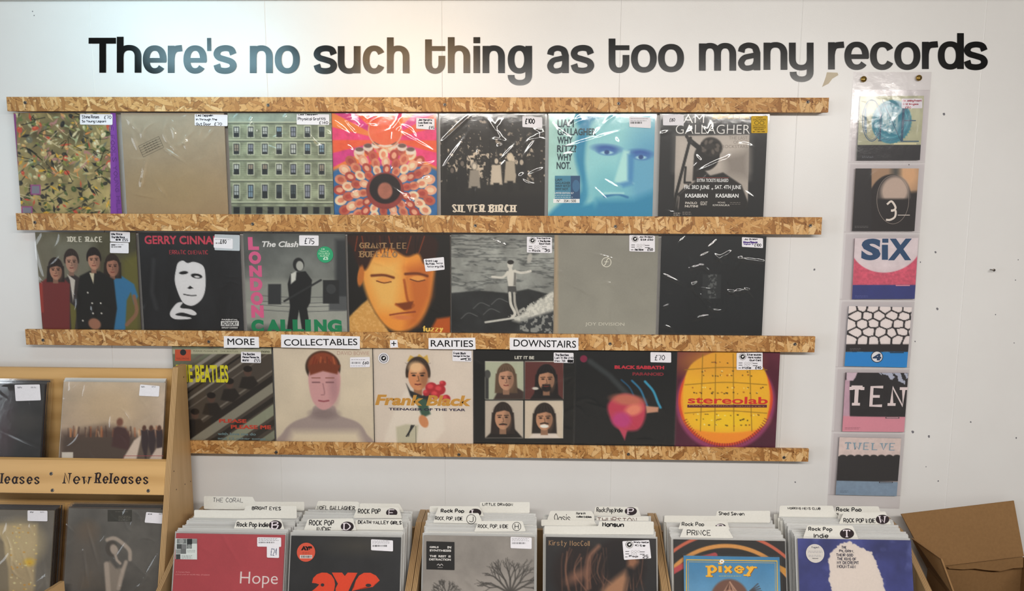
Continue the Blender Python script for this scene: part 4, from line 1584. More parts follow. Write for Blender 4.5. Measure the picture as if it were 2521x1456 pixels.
def p_surf(A, I):
    A.grad('#8f918c', '#7d7f7b')
    n1 = A.fbm(5, 34, 4, 6)
    A.where(np.clip((n1 - .5) * 9, 0, 1), '#4d504f', .8)
    A.where(np.clip((n1 - .62) * 12, 0, 1), '#b9bab3', .55)
    yy = A.V / A.sh
    A.poly([(1110, 722), (1180, 716), (1250, 722), (1300, 712), (1365, 728), (1365, 830), (1110, 830)], '#2a2c2d', blur=4)
    A.mottle(.25, 7, 9)
    A.poly([(1262, 790), (1310, 750), (1365, 716), (1365, 775), (1320, 790), (1280, 795)], '#b4b3ab', blur=9)
    A.where(A.mask_poly([(1250, 780), (1310, 745), (1365, 716), (1365, 800), (1290, 800)]) * (A.fbm(40, 40, 3, 2) > .5), '#d2d0c6', .7)
    A.poly([(1285, 790), (1365, 765), (1365, 830), (1270, 815)], '#35383a', blur=9)
    A.where(A.mask_poly([(1280, 780), (1365, 760), (1365, 825), (1280, 815)]) * np.clip((A.fbm(30, 30, 3, 12) - .52) * 12, 0, 1), '#9fa09a', .8)
    for x0, y0 in ((1165, 760), (1190, 775), (1210, 750), (1135, 785)):
        A.line([(x0, y0), (x0 + 18, y0 - 14), (x0 + 40, y0 - 6)], 2, '#7c7e7d', blur=2, op=.6, smooth=True)
    A.line([(1195, 794), (1275, 782), (1300, 775)], 5, '#c0bfb7', blur=2)
    sk = '#c6c3ba'
    A.line([(1257, 664), (1256, 670)], 9, sk, blur=1.5)
    A.poly([(1247, 668), (1270, 664), (1272, 684), (1268, 706), (1252, 706), (1249, 690)], sk, blur=2)
    A.poly([(1266, 668), (1271, 672), (1270, 704), (1264, 704)], '#6e6d69', blur=3)
    A.line([(1250, 671), (1238, 683), (1212, 682)], 6, sk, blur=1.8, smooth=True)
    A.line([(1266, 668), (1285, 672), (1306, 668)], 6, sk, blur=1.8, smooth=True)
    A.ell(1256, 652, 7, 10, sk, blur=1.5)
    A.ell(1257, 646, 8, 5.5, '#2c2a28', blur=1.5)
    A.poly([(1250, 705), (1270, 705), (1273, 724), (1262, 724), (1260, 718), (1258, 724), (1250, 722)], '#4a4a49', blur=1.5)
    A.line([(1255, 722), (1258, 750), (1268, 772), (1260, 782)], 7, sk, blur=1.8, smooth=True)
    A.line([(1266, 722), (1268, 750), (1277, 776)], 6, '#a8a59d', blur=1.8, smooth=True)
    A.ell(1304, 636, 6, 12, '#a9a7a0', .2, blur=3)


def p_grey(A, I):
    A.grad('#85837a', '#908e84')
    A.mottle(.05, 4, 5)
    A.poly([(1362, 575), (1374, 575), (1374, 830), (1362, 830)], '#a1917a', blur=6)
    I.ell(1493, 646, 12.2, 12.2, '#d2cfc2', ring=1.7, n=40)
    I.line([(1487, 654), (1491, 650), (1494, 641), (1498, 637)], 1.8, '#d2cfc2', True)
    I.line([(1488, 645), (1498, 645)], 1.3, '#d2cfc2')
    I.text('JOY DIVISION', (1441, 794, 1537, 805), '#c8c5b8', bold=-.005)


def p_black(A, I):
    A.bg('#1c1f22')
    A.mottle(.12, 3, 4)
    m = A.mask_poly([(1730, 676), (1776, 676), (1774, 735), (1729, 735)])
    A.where(m, '#2b2e30', .8)
    m2 = A.mask_poly([(1744, 676), (1765, 676), (1763, 735), (1742, 735)])
    A.where(m2 * np.clip((A.fbm(60, 60, 2, 5) - .5) * 8, 0, 1), '#6a6d6c', .7)


sleeve(1, 93, 344, 700, 'record sleeve showing four long haired people in a dim room', p_group,
       [(B(272, 570, 321, 595, -2), hw(('Idle Race', (275, 574, 302, 579)), ('The Idle Race', (275, 581, 308, 587)), ('£55', (302, 588, 316, 594)), ('xx', (286, 589, 298, 592), '#15141c', 3))),
        (B(272, 597, 318, 623, -1), lambda I: (I.greek(275, 600, 312, 605, 1, '#77757a', 1), I.rect(275, 602, 285, 604.5, '#1b191d'), I.bars(275, 606, 300, 610)))],
       creases=6, amp=.0014)
sleeve(1, 346, 597, 700, 'black record sleeve with a white stencil face and red capitals', p_stencil,
       [(B(529, 577, 591, 616, -2), None, dict(col='#b9c0c6', name='backing_label')),
        (B(527, 585, 574, 610, -3), lambda I: (I.greek(531, 588, 570, 592, 1, '#77757a', 1), I.bars(531, 597, 552, 601), I.hand('£40', (543, 590, 558, 600), w=1.5)))],
       creases=8, amp=.0014)
sleeve(1, 604, 852, 700, 'grey record sleeve with pink capitals down the side and green capitals along the foot', p_stage,
       [(B(737, 579.5, 785, 605, -.5), hw(('£75', (750, 587, 774, 601), '#1b1a28', 1.8)), dict(label='white sticker with the price £75')),
        (None, green_round, dict(round_=(801, 627, 20), col='#2f9a6c', name='round_sticker', label='round green sticker'))], creases=7, amp=.0014)
sleeve(1, 859, 1107, 700, 'record sleeve with an orange lit face looking down', p_orange,
       [(((1043, 638), (1093, 633), (1095, 664), (1048, 669)), hw(('Grant Lee', (1048, 640, 1077, 645)), ('Buffalo', (1049, 647, 1070, 652)), ('fuzzy', (1074, 646, 1090, 651)),
                                                                ('fuzzy org £35', (1052, 654, 1092, 660))))], creases=7, amp=.0016)
sleeve(1, 1113, 1362, 700, 'black and white record sleeve of a surfer riding a wave', p_surf,
       [(B(1297, 583, 1359, 622, -1.5), lambda I: shop_form(I, 1297, 583.5, 1358, 622.5, ('The Captive', '+ The Burials', 'Soul Club'), 'Rock', '35'))], creases=11, amp=.0026)
sleeve(1, 1365, 1616, 700, 'plain grey record sleeve with a small round emblem', p_grey,
       [(B(1549, 579, 1612, 619, -1.5), lambda I: shop_form(I, 1549, 579.5, 1611, 620, ('Joy Division', 'Still £50'), 'New Wave', '£50'))], creases=9, amp=.002, edge='#b09a80')
sleeve(1, 1627, 1880, 700, 'plain black record sleeve in loose creased plastic', p_black,
       [(B(1826, 584, 1878, 608, -3), hw(('Joy Division', (1832, 587, 1864, 592)), ('Unknown Pleasures', (1830, 594, 1864, 599), '#4a2a86', 1.5), ('Import', (1831, 599.5, 1854, 604), '#4a2a86', 1.4),
                                         ('£100', (1857, 600, 1873, 607))))], creases=20, amp=.0030)


def p_balcony(A, I):
    A.grad('#7d8471', '#504b38')
    A.mottle(.25, 5, 3)
    A.poly([(420, 1110), (420, 930), (560, 860), (690, 860), (690, 1110)], '#4c443c', blur=20)
    for i, (off, w_, col) in enumerate(((-120, 8, '#8f8a82'), (-100, 3, '#2a2522'), (-88, 10, '#a19b92'), (-70, 4, '#241f1c'), (-52, 5, '#8c867c'), (40, 16, '#2c2622'), (62, 22, '#8b8779'),
                                        (92, 12, '#2d2823'), (118, 24, '#8d907c'), (150, 14, '#35302a'), (180, 18, '#7f8270'), (-140, 6, '#6d675f'), (-30, 3, '#6d655c'), (20, 4, '#7b746a'))):
        A.line([(430, 1060 + off), (690, 880 + off)], w_, col, blur=2)
    for x, y in ((520, 980), (565, 945), (610, 915), (480, 1020)):
        A.poly([(x - 22, y + 40), (x - 14, y + 14), (x + 14, y + 12), (x + 26, y + 30), (x + 10, y + 46)], '#2b2521', blur=4)
        A.ell(x, y, 10, 13, '#5d463c', blur=3)
        A.ell(x, y - 6, 11, 8, '#221c19', blur=2)
    A.rect(425, 860, 680, 872, '#b5b49c', blur=2)
    I.text('PLEASE PLEASE ME · THE BEATLES', (476, 863, 586, 867.5), '#6b6a54')
    I.text('mono', (643, 864, 664, 869), '#4a4a3c', bold=.02)
    I.text('THE BEATLES', (433, 898, 563, 943), '#d6cf2e', bold=.03)
    I.text('PLEASE', (539, 1032, 607, 1042), '#c2432f', bold=.04)
    I.text('PLEASE ME', (569, 1047, 667, 1057), '#c2432f', bold=.04)
    I.text('with love me do', (536, 1065, 630, 1073), '#6f878b', bold=.03)
    I.text('and 12 other songs', (536, 1077, 654, 1085), '#6f878b', bold=.03)
    I.rect(431, 861, 470, 889, '#c65b3c')
    I.ell(451, 868, 7.5, 7.5, '#2b2f33')
    I.text('PARLOPHONE', (435, 881, 466, 886), '#8a3a26')


def p_bust(A, I):
    A.grad('#cfc4b2', '#cbbfaa')
    A.mottle(.04, 4, 2)
    A.poly([(692, 1100), (697, 1065), (722, 1040), (765, 1022), (775, 1000), (822, 1000), (832, 1022), (880, 1040), (902, 1068), (907, 1100)], '#a2938e', blur=5, smooth=True)
    A.poly([(705, 1100), (720, 1062), (880, 1062), (898, 1100)], '#cfc3ad', blur=22)
    A.ell(798, 1020, 34, 14, '#8c7c7a', blur=12)
    A.ell(795, 905, 44, 42, '#35281f', blur=4)
    A.ell(795, 900, 38, 34, '#8c4429', blur=8)
    for k in range(10):
        A.line([(765 + k * 7, 915), (775 + k * 5, 880 + (k % 3) * 6)], 3, R.choice(['#b0603a', '#6d3522', '#7a2f1d']), blur=3)
    A.poly([(762, 915), (795, 905), (834, 915), (836, 960), (822, 995), (797, 1010), (774, 995), (762, 960)], '#c79c9c', blur=4, smooth=True)
    A.ell(822, 955, 12, 40, '#a98286', blur=14, op=.7)
    A.poly([(758, 900), (795, 893), (838, 900), (830, 922), (795, 914), (764, 924)], '#7a3c25', blur=5)
    for x in (778, 812):
        A.line([(x - 9, 942), (x + 9, 942)], 3, '#7c565a', blur=2)
        A.line([(x - 10, 931), (x + 10, 931)], 2.5, '#8c5c50', blur=2)
    A.line([(795, 945), (799, 970), (791, 973)], 2.5, '#a2787a', blur=2, smooth=True)
    A.line([(785, 987), (797, 989), (809, 987)], 4, '#96535c', blur=2)
    I.text('DAVID BOWIE', (830, 865, 909, 875), '#b08c80', bold=-.012)
    I.serif('ALADDIN SANE', (752, 1090, 848, 1104), '#5d5a5c', wv=1.6, wh=.8, slab=False)


def p_crown(A, I):
    A.bg('#cfc4b8')
    A.mottle(.03, 4, 3)
    A.poly([(940, 1100), (975, 1000), (1000, 960), (1060, 960), (1090, 1010), (1095, 1060), (1060, 1100)], '#d5ccc0', blur=8)
    A.poly([(975, 1052), (1000, 1045), (1030, 1048), (1024, 1100), (978, 1100)], '#bab59f', blur=6)
    A.poly([(1002, 890), (1010, 875), (1024, 882), (1032, 872), (1042, 880), (1052, 874), (1056, 892), (1050, 900)], '#c7a552', blur=2)
    A.head(1029, 925, 52, 70, '#c98c62', '#3a2e26', fringe=-.15)
    A.ell(1024, 905, 18, 14, '#d8b58c', blur=10)
    A.poly([(1000, 945), (1010, 962), (1040, 975), (1060, 960), (1062, 990), (1030, 1000), (1010, 975)], '#2a2a2c', blur=4)
    for x, y, r_ in ((1062, 955, 15), (1082, 960, 15), (1072, 972, 13), (1098, 982, 11), (1050, 968, 9), (1090, 945, 8)):
        A.ell(x, y, r_, r_ * .9, '#a92c35', blur=3)
        A.ell(x - 3, y - 3, r_ * .5, r_ * .4, '#cf4a50', blur=4)
    A.poly([(1020, 975), (1050, 985), (1060, 1020), (1040, 1030)], '#3d5a4a', blur=5)
    A.ell(1043, 1038, 11, 17, '#c4895e', -.4, blur=3)
    for k in range(5):
        A.line([(1020 - k * 2, 1048), (1002 - k * 3 + k * k, 1075)], 1.8, '#1f2024', blur=1)
    A.line([(1024, 1050), (1024, 1100)], 1.2, '#5d5850')
    I.text('Frank Black', (923, 972, 1161, 1001), '#c09040', bold=.04, shear=.2)
    I.text('TEENAGER OF THE YEAR', (957, 1004.5, 1146, 1013), '#2c2140', bold=.03)


def p_panels(A, I):
    A.bg('#1b1c1c')
    A.mottle(.08, 3, 4)
    for (x0, y0, x1, y1, bgc) in ((1194, 891, 1289, 984, '#a9ad98'), (1292, 891, 1387, 984, '#5d3330'), (1193, 987, 1287, 1079, '#b7ada0'), (1290, 987, 1386, 1080, '#c3b7a6')):
        A.rect(x0 - 1, y0 - 1, x1 + 1, y1 + 1, '#c2bdb2')
        A.rect(x0 + .5, y0 + .5, x1 - .5, y1 - .5, bgc)
    # four plain head-and-shoulder prints
    A.poly([(1215, 984), (1230, 955), (1265, 950), (1289, 965), (1289, 984)], '#3d2f2b', blur=4)
    A.head(1246, 932, 40, 56, '#b98e74', '#5d4a3a', long=1, fringe=.2)
    A.rect(1195, 925, 1203, 983, '#3a3a3a', blur=2)
    A.ell(1200, 922, 8, 11, '#4a4a48', blur=2)
    A.poly([(1305, 984), (1320, 962), (1365, 962), (1386, 984)], '#1d1a1b', blur=4)
    A.head(1345, 934, 42, 56, '#b08468', '#1c1819', long=1, fringe=.3, beard='#1f1a1a')
    A.ell(1318, 957, 8, 3.5, '#c9c4ba', blur=2)
    A.poly([(1195, 1079), (1215, 1060), (1265, 1055), (1287, 1079)], '#1f1b1a', blur=4)
    A.head(1238, 1028, 42, 58, '#b88d70', '#2c2320', long=1.2, fringe=.3)
    A.line([(1230, 1046), (1238, 1044), (1247, 1046)], 3.4, '#2a201c', blur=2)
    A.poly([(1300, 1080), (1320, 1062), (1360, 1062), (1380, 1080)], '#cfc5bb', blur=3)
    A.head(1340, 1030, 44, 58, '#b78a6c', '#2a2320', long=1, fringe=.4)
    A.ell(1340, 1050, 11, 4.5, '#e0dbd2', blur=1.5)
    A.line([(1331, 1044), (1340, 1042), (1349, 1044)], 3.4, '#2a201c', blur=2)
    for (x0, y0, x1, y1) in ((1150, 880, 1194, 1100), (1387, 880, 1430, 1100), (1150, 1080, 1430, 1105), (1289, 880, 1292, 1100), (1150, 984, 1430, 986.8)):
        A.rect(x0, y0, x1, y1, '#1b1c1c')
    I.text('LET IT BE', (1267, 877, 1315, 885), '#cfccc2', bold=.03)


def p_swirl(A, I):
    A.bg('#191b1d')
    A.mottle(.1, 4, 6)
    A.ell(1437, 884, 9, 9, '#7a2340', blur=2)
    for k, (x0, w_, col) in enumerate(((1530, 4, '#23506e'), (1556, 5, '#2d6f93'), (1588, 6, '#3a8fae'))):
        A.line([(x0, 936 + k * 2), (x0 + 20, 955 + k * 4), (x0 + 32, 980 + k * 6), (x0 + 38, 1000 + k * 2)], w_, col, blur=3, smooth=True)
    A.line([(1452, 890), (1500, 925), (1545, 972)], 13, '#34393b', blur=8)
    A.poly([(1500, 990), (1540, 970), (1585, 990), (1590, 1020), (1580, 1050), (1560, 1062), (1520, 1055), (1498, 1020)], '#b23e54', blur=9, smooth=True)
    A.ell(1545, 985, 40, 14, '#b56a58', .1, blur=10)
    A.ell(1560, 1010, 22, 14, '#d0806a', -.3, blur=10)
    A.ell(1530, 1035, 24, 20, '#b13f78', .2, blur=12)
    A.poly([(1520, 1050), (1545, 1060), (1538, 1085)], '#b2445c', blur=5)
    A.poly([(1590, 1000), (1622, 1003), (1620, 1015), (1592, 1018)], '#b98a72', blur=4)
    I.text('BLACK SABBATH', (1513, 900, 1635, 910), '#b3303e', bold=.06)
    I.text('PARANOID', (1557, 917, 1634, 926), '#7a2731', bold=.06)


def p_disc(A, I):
    A.grad('#5a2233', '#4d1c33')
    A.mottle(.15, 4, 3)
    cx, cy = 1786, 985
    A.ell(cx, cy + 8, 122, 122, '#8a3a63', blur=8)
    A.ell(cx, cy, 116, 118, '#c4492c', blur=3)
    A.ell(cx, cy, 110, 112, '#d98a2a', blur=3)
    A.poly([(1683, 950), (1700, 900), (1745, 872), (1786, 866), (1830, 872), (1875, 900), (1893, 950), (1890, 1020), (1870, 1055), (1786, 1066), (1705, 1055), (1684, 1020)], '#d6a82c', blur=4, smooth=True)
    A.ell(1760, 890, 90, 40, '#c98f35', blur=40, op=.6)
    A.ell(1786, 1035, 80, 25, '#dfbe1e', blur=25, op=.7)
    for x in (1730, 1762, 1805, 1845):
        A.line([(x, 872), (x - (1786 - x) * .1, 1062)], 2, '#8a6a1c', blur=1.2)
    for y in (905, 942, 1012):
        A.line([(1686, y + 6), (1786, y), (1888, y + 6)], 2, '#8a6a1c', blur=1.2, smooth=True)
    rs = random.Random(8)
    for k in range(120):
        x, y = rs.uniform(1695, 1880), rs.choice((882, 893, 915, 925, 956, 968, 1022, 1034, 1048)) + rs.uniform(-2, 2)
        if (x - cx) ** 2 + (y - cy) ** 2 < 98 ** 2:
            A.ell(x, y, rs.uniform(1, 2.4), rs.uniform(1, 2), rs.choice(['#4a3a14', '#3a2a1c', '#e8d28a', '#8a4a1c']), blur=.8)
    for k in range(40):
        a_ = math.radians(25 + k * 3.3)
        A.line([(cx + 106 * math.cos(a_), cy + 108 * math.sin(a_)), (cx + 114 * math.cos(a_), cy + 117 * math.sin(a_))], 1.6, '#7a2a1c')
    I.rect(1692, 997, 1888, 1004, '#5a2036')
    I.text('stereolab', (1694, 976, 1890, 996), '#bf2d2b', bold=.02)
    I.text('MARS AUDIAC QUINTET', (1697, 998, 1884, 1002.5), '#c9a35c', bold=-.01)


sleeve(2, 427, 676, 985, 'record sleeve with yellow capitals over dark slanting balcony bars', p_balcony,
       [(B(594, 866, 643, 893, -1), hw(('The Beatles', (598, 869, 628, 875)), ('Please Please Me', (598, 877, 638, 882)), ('£55', (626, 884, 641, 892)), ('mono', (598, 885, 613, 890))))], creases=5, amp=.0012)
sleeve(2, 679, 919, 985, 'cream record sleeve with the bust of a red haired person', p_bust,
       [(B(862, 880, 911, 905, 1), lambda I: (I.greek(865, 883, 905, 889, 1, '#77757a', 1), I.bars(865, 891, 888, 896), I.hand('£60', (893, 890, 908, 897), w=1.4),
                                              I.greek(864, 898, 908, 904, 1, '#8a88a0', 1)))], creases=3, amp=.0008)
sleeve(2, 920, 1164, 985, 'cream record sleeve with gold slanted lettering across a person holding red flowers', p_crown,
       [(B(1114, 862, 1161, 889, -2), hw(('Frank Black', (1117, 867, 1147, 873)), ('Teenager Of The Year', (1116, 875, 1157, 880)), ('£30', (1146, 881, 1159, 888)), ('-', (1134, 883, 1148, 885), '#15141c', 3))),
        (None, lambda I: (I.ell(945, 882, 11, 11, '#2c2a2a', ring=1), I.ell(945, 882, 6.3, 6.3, '#141214'), I.ell(945, 882, 2.2, 2.2, '#f0eeee'),
                          I.poly([(945, 880), (949, 878.5), (946.5, 883)], '#f0eeee'),
                          [I.rect(945 + 8.8 * math.cos(k * .42) - .9, 882 + 8.8 * math.sin(k * .42) - .9, 945 + 8.8 * math.cos(k * .42) + .9, 882 + 8.8 * math.sin(k * .42) + .9, '#3d3a3a') for k in range(15)]),
         dict(round_=(945, 882, 13.5), name='round_sticker', label='round white shop sticker with a black record mark'))], creases=8, amp=.0014)
sleeve(2, 1166, 1413, 985, 'black record sleeve with four framed head portraits', p_panels,
       [(B(1363, 868, 1412, 893, -1), hw(('The Beatles', (1367, 871, 1400, 877)), ('Let It Be £40', (1366, 878.5, 1411, 884)), ('(Nov 70)', (1366, 886, 1391, 891)), ('xxx', (1398, 886, 1410, 893), '#121116', 4)))],
       creases=7, amp=.0016)
sleeve(2, 1416, 1662, 985, 'dark record sleeve with a blurred pink shape and blue arcs', p_swirl,
       [(B(1601, 867, 1652, 892, -1), hw(('£70', (1612, 874, 1636, 887), '#1b1a28', 1.6)), dict(label='white sticker with the price £70'))], creases=5, amp=.001)
sleeve(2, 1664, 1914, 985, 'maroon record sleeve filled by a yellow disc with orange rim', p_disc,
       [(B(1813, 869, 1877, 911, 1), lambda I: shop_form(I, 1813, 869, 1877, 911, ('Stereolab', 'Mars Audiac', 'Quintet'), 'Indie', '£40'))], creases=3, amp=.0008)

# ------------------------------------------------------------------ hanging clear wallet with six singles
t = thing('hanging_wallet', (at(2150, 700, 0)[0], -0.004, at(2150, 1250, 0)[2]), 'long clear plastic pocket wallet hung from two brass screws at the right', 'wallet')
WL, WR = at(2057, 904, -.004)[0], at(2240, 904, -.004)[0]
wp = Plane((WL, -0.004, at(2200, 177, -.004)[2]), (1, 0, 0), (0, 0, -1))
wh_ = wp.px(2140, 1252)[1]
mesh_obj('back_sheet', film_mesh('back_sheet', wp, 0, WR - WL, 0, wh_, 0.0, 6, 3, n=60, amp=.001), t, [M['pvc']])
seams_px = [222, 400, 572, 738, 904, 1063, 1220]
for i in range(6):
    va, vb = wp.px(2150, seams_px[i] + (4 if i else 0))[1], wp.px(2150, seams_px[i + 1] - 2)[1]
    mesh_obj('pocket', film_mesh('pocket', wp, 0.004, WR - WL - 0.004, va, vb, 0.0075, 4, 40 + i, n=60, amp=.0006), t, [M['pvc']])
mb = MB()
for yy in seams_px:
    v = wp.px(2150, yy)[1]
    mb.hexa([wp.w(0, v + .0006, .0005), wp.w(WR - WL, v + .0006, .0005), wp.w(WR - WL, v - .0006, .0005), wp.w(0, v - .0006, .0005),
             wp.w(0, v + .0006, .0009), wp.w(WR - WL, v + .0006, .0009), wp.w(WR - WL, v - .0006, .0009), wp.w(0, v - .0006, .0009)])
mb.build('weld_seam', M['pvc'], t, colors=False)['kind'] = 'stuff'
for sx, sy in ((2126, 195), (2262, 192)):
    c = at(sx, sy, -.006)
    mb = MB()
    mb.lathe(c, (0, -1, 0), (1, 0, 0), (0, 0, 1), [(.004, 0), (.0088, .0005), (.0088, .002), (.0075, .0045), (.0045, .0062), (.0012, .0064)], 18)
    mb.box(c[0] - .0055, c[0] + .0055, c[1] - .0068, c[1] - .0058, c[2] - .0009, c[2] + .0009, mi=1)
    mb.build('brass_screw', [M['brass'], M['steel_dark']], t, colors=False)


def single(q, label, paint, n=90, sticker_=None):
    (tl, tr, bl) = [np.array(at(x, y, -.0095)) for x, y in q]
    U = (tr - tl) / np.linalg.norm(tr - tl)
    w, h = np.linalg.norm(tr - tl), np.linalg.norm(bl - tl)
    pl = Plane(tl, U, np.cross(U, (0, -1, 0)) * -1 if False else (-abs(0) + U[2], 0, -U[0]))
    root = thing('single_record', (tl + tr) / 2 + pl.D * h, label, 'single record', 'singles in the hanging wallet')
    A, ik = Art(pl, w, h, n), Ink(pl)
    paint(A, ik)
    mesh_obj('card_sleeve', A.mesh('card_sleeve', 0.0022), root, [M['print']])
    ik.build('printed_lettering', root)
    if sticker_:
        sticker(root, pl, sticker_[0], sticker_[1], 0.0015)


def p_one(A, I):
    A.bg('#a9ab8e')
    A.mottle(.12, 6, 4)
    A.rect(2050, 357, 2300, 410, '#1d2023')
    A.ell(2195, 300, 46, 50, '#2b7f92', blur=2)
    for k in range(40):
        a = k * 6.283 / 40
        A.poly([(2195 + 44 * math.cos(a), 300 + 48 * math.sin(a)), (2195 + 51 * math.cos(a + .06), 300 + 55 * math.sin(a + .06)), (2195 + 44 * math.cos(a + .12), 300 + 48 * math.sin(a + .12))], '#2b7f92')
    A.ring(2195, 300, 36, 1.6, '#5aa9b5')
    A.ring(2195, 300, 42, 1, '#1f6273')
    A.rect(2172, 277, 2212, 322, '#5f93a0', blur=3)
    A.where(A.mask_poly([(2172, 277), (2212, 277), (2208, 322), (2190, 330), (2174, 322)]) * (A.fbm(20, 20, 3, 3) > .5), '#a9bfc0', .8)
    c = '#27506b'
    I.ell(2146, 297, 24, 52, c, ring=2.2)
    I.ell(2146, 297, 20, 48, c, ring=1)
    I.poly([(2128, 270), (2133, 262), (2134, 330), (2128, 322)], '#35607a')
    I.serif('N', (2172, 246, 2218, 348), c, wv=4, wh=3)
    I.serif('E', (2226, 246, 2262, 348), c, wv=7, wh=2.5)
    I.greek(2122, 384, 2150, 390, 2, '#6b7278', 1)
    I.rect(2200, 353, 2256, 356, '#d8d2a8')


def p_three(A, I):
    A.bg('#1c1b1a')
    A.rect(2145, 400, 2275, 500, '#a08468', blur=4)
    A.ell(2235, 430, 26, 40, '#c9a47c', blur=24)
    A.rect(2195, 410, 2215, 480, '#4a4a44', blur=16)
    A.poly([(2090, 492), (2275, 470), (2275, 580), (2090, 580)], '#1a1918', blur=10)
    A.ell(2190, 495, 50, 62, '#161514', blur=3)
    A.ell(2200, 490, 40, 54, '#4a4541', blur=4)
    A.ell(2203, 470, 32, 34, '#b5a496', blur=10)
    A.rect(2160, 490, 2245, 560, '#171615', blur=6)
    A.rect(2090, 400, 2145, 580, '#1c1d1d')
    I.ell(2198, 492, 40, 60, '#8a8178', ring=1.1, n=40)
    I.hand('3', (2184, 496, 2204, 542), '#ddd2c8', w=5, jit=0)
    I.line([(2210, 530), (2240, 530)], 1.6, '#ddd2c8')
    I.greek(2104, 556, 2140, 562, 2, '#6b6a68', .9)


def p_six(A, I):
    A.bg('#c2566c')
    A.mottle(.14, 30, 4)
    A.ell(2181, 600, 84, 70, '#cbc2c4')
    A.ell(2181, 600, 78, 66, '#cfc6c8', blur=10)
    A.rect(2080, 702, 2270, 745, '#2f3a78')
    A.mottle(.05, 10, 2)
    I.text('S', (2122, 588, 2167, 641), '#1c456a', bold=.05)
    I.rect(2171, 603, 2186, 640, '#1c456a')
    I.rect(2172, 588, 2187, 598, '#1c456a')
    I.text('X', (2189, 588, 2243, 641), '#1c456a', bold=.05)
    I.rect(2205, 702, 2240, 704.5, '#d28a96')
    I.greek(2105, 727, 2140, 733, 2, '#5a64a0', .9)


def p_four(A, I):
    A.bg('#1a181a')
    rs = random.Random(6)
    cells = []
    for j in range(5):
        for k in range(6):
            cells.append((2094 + k * 29 + (j % 2) * 13 + rs.uniform(-5, 5), 758 + j * 20 + rs.uniform(-4, 4)))
    Xc = np.stack([A.p.px(*c) for c in cells])
    d = np.hypot(A.Uu[..., None] - Xc[:, 0], (A.V[..., None] - Xc[:, 1]) * 1.25)
    d.sort(-1)
    A.where(np.clip((d[..., 1] - d[..., 0] - 0.0048) * 900, 0, 1), '#ddd3d0')
    A.rect(2070, 848, 2260, 867, '#1e1b1d')
    A.rect(2070, 867, 2260, 910, '#1583c4')
    I.ell(2159, 879, 15, 14.5, '#14202c')
    I.ell(2159, 879, 13.2, 12.7, '#e2e4e4')
    I.text('4', (2149, 871, 2169, 888), '#17395a', bold=.06)
    I.rect(2191, 867, 2225, 870, '#0f3850')
    I.greek(2092, 857, 2122, 864, 2, '#6b6a6c', .9)


def p_ten(A, I):
    A.bg('#1d1d1f')
    A.mottle(.3, 6, 4)
    A.rect(2070, 936, 2092, 1030, '#b79aa8', blur=2)
    A.poly([(2084, 915), (2112, 915), (2106, 930), (2100, 938), (2084, 938)], '#c4b2bc')
    A.where(A.mask_poly([(2160, 916), (2240, 916), (2240, 955), (2215, 940), (2180, 932)]) * (A.fbm(22, 14, 3, 6) > .55), '#a9b0c0')
    A.rect(2066, 1027, 2240, 1070, '#c98a98')
    A.mottle(.05, 20, 3)
    A.poly([(2060, 1024), (2240, 1030), (2240, 1072), (2060, 1072)], '#cc8c9a', op=.9)
    I.serif('TEN', (2096, 953, 2222, 1000), '#d8cdcc', wv=9.5, wh=7, track=3.4)
    I.rect(2180, 1027.5, 2214, 1031, '#1d1d1f')
    I.rect(2182, 1028.5, 2212, 1030, '#d8b8c0')
    I.greek(2080, 1052, 2118, 1058, 2, '#8a5a66', .9)


def p_twelve(A, I):
    A.bg('#cdbfb9')
    A.rect(2050, 1124, 2230, 1186, '#1e1f20')
    for k in range(9):
        A.ell(2075 + k * 19, 1126, 9.5, 6, '#1e1f20')
    A.poly([(2050, 1184), (2230, 1188), (2230, 1230), (2050, 1230)], '#7f95a8')
    A.mottle(.06, 20, 3)
    I.serif('TWELVE', (2082, 1090, 2202, 1109), '#7f9aa9', wv=4, wh=1.8, track=3)
    I.rect(2164, 1186.5, 2198, 1189.5, '#1d1d1f')
    I.rect(2166, 1187.5, 2196, 1188.5, '#9aaab8')
    I.greek(2068, 1208, 2092, 1214, 2, '#5a6a78', .9)


single(((2118, 237), (2275, 236), (2110, 395)), 'single with the word ONE round a turquoise seal, topmost pocket', p_one,
       sticker_=(B(2219, 243, 2270, 267, 0), hw(('The wedding Present', (2222, 246, 2268, 252), '#b0304a', 1.2), ('1-12 Singles', (2222, 255, 2260, 260), '#b0304a', 1.2), ('£80', (2228, 262, 2242, 267), '#b0304a', 1.2))))
single(((2107, 415), (2262, 415), (2098, 569)), 'black single with a white figure 3 on a round mirror', p_three)
single(((2105, 587), (2261, 586), (2096, 737)), 'pink and blue single with the word SIX', p_six)
single(((2090, 754), (2245, 757), (2082, 902)), 'single with black and white cells over a blue band with a 4', p_four)
single(((2082, 918), (2236, 919), (2073, 1063)), 'dark single with the word TEN above a pink band', p_ten)
single(((2067, 1077), (2219, 1080), (2060, 1219)), 'single with the word TWELVE above a black scalloped field, lowest pocket', p_twelve)

# ------------------------------------------------------------------ records standing in stacks
LEAN = math.radians(15)
DL = np.array([0.0, -math.sin(LEAN), -math.cos(LEAN)])
CARDCOL = ['#8a857d', '#b9b4aa', '#3a3a3e', '#c9c4bb', '#6a5d55', '#9aa4ac', '#a9928a', '#d5d1c8', '#56606a', '#c8b9a0', '#7d3f46', '#444a40']


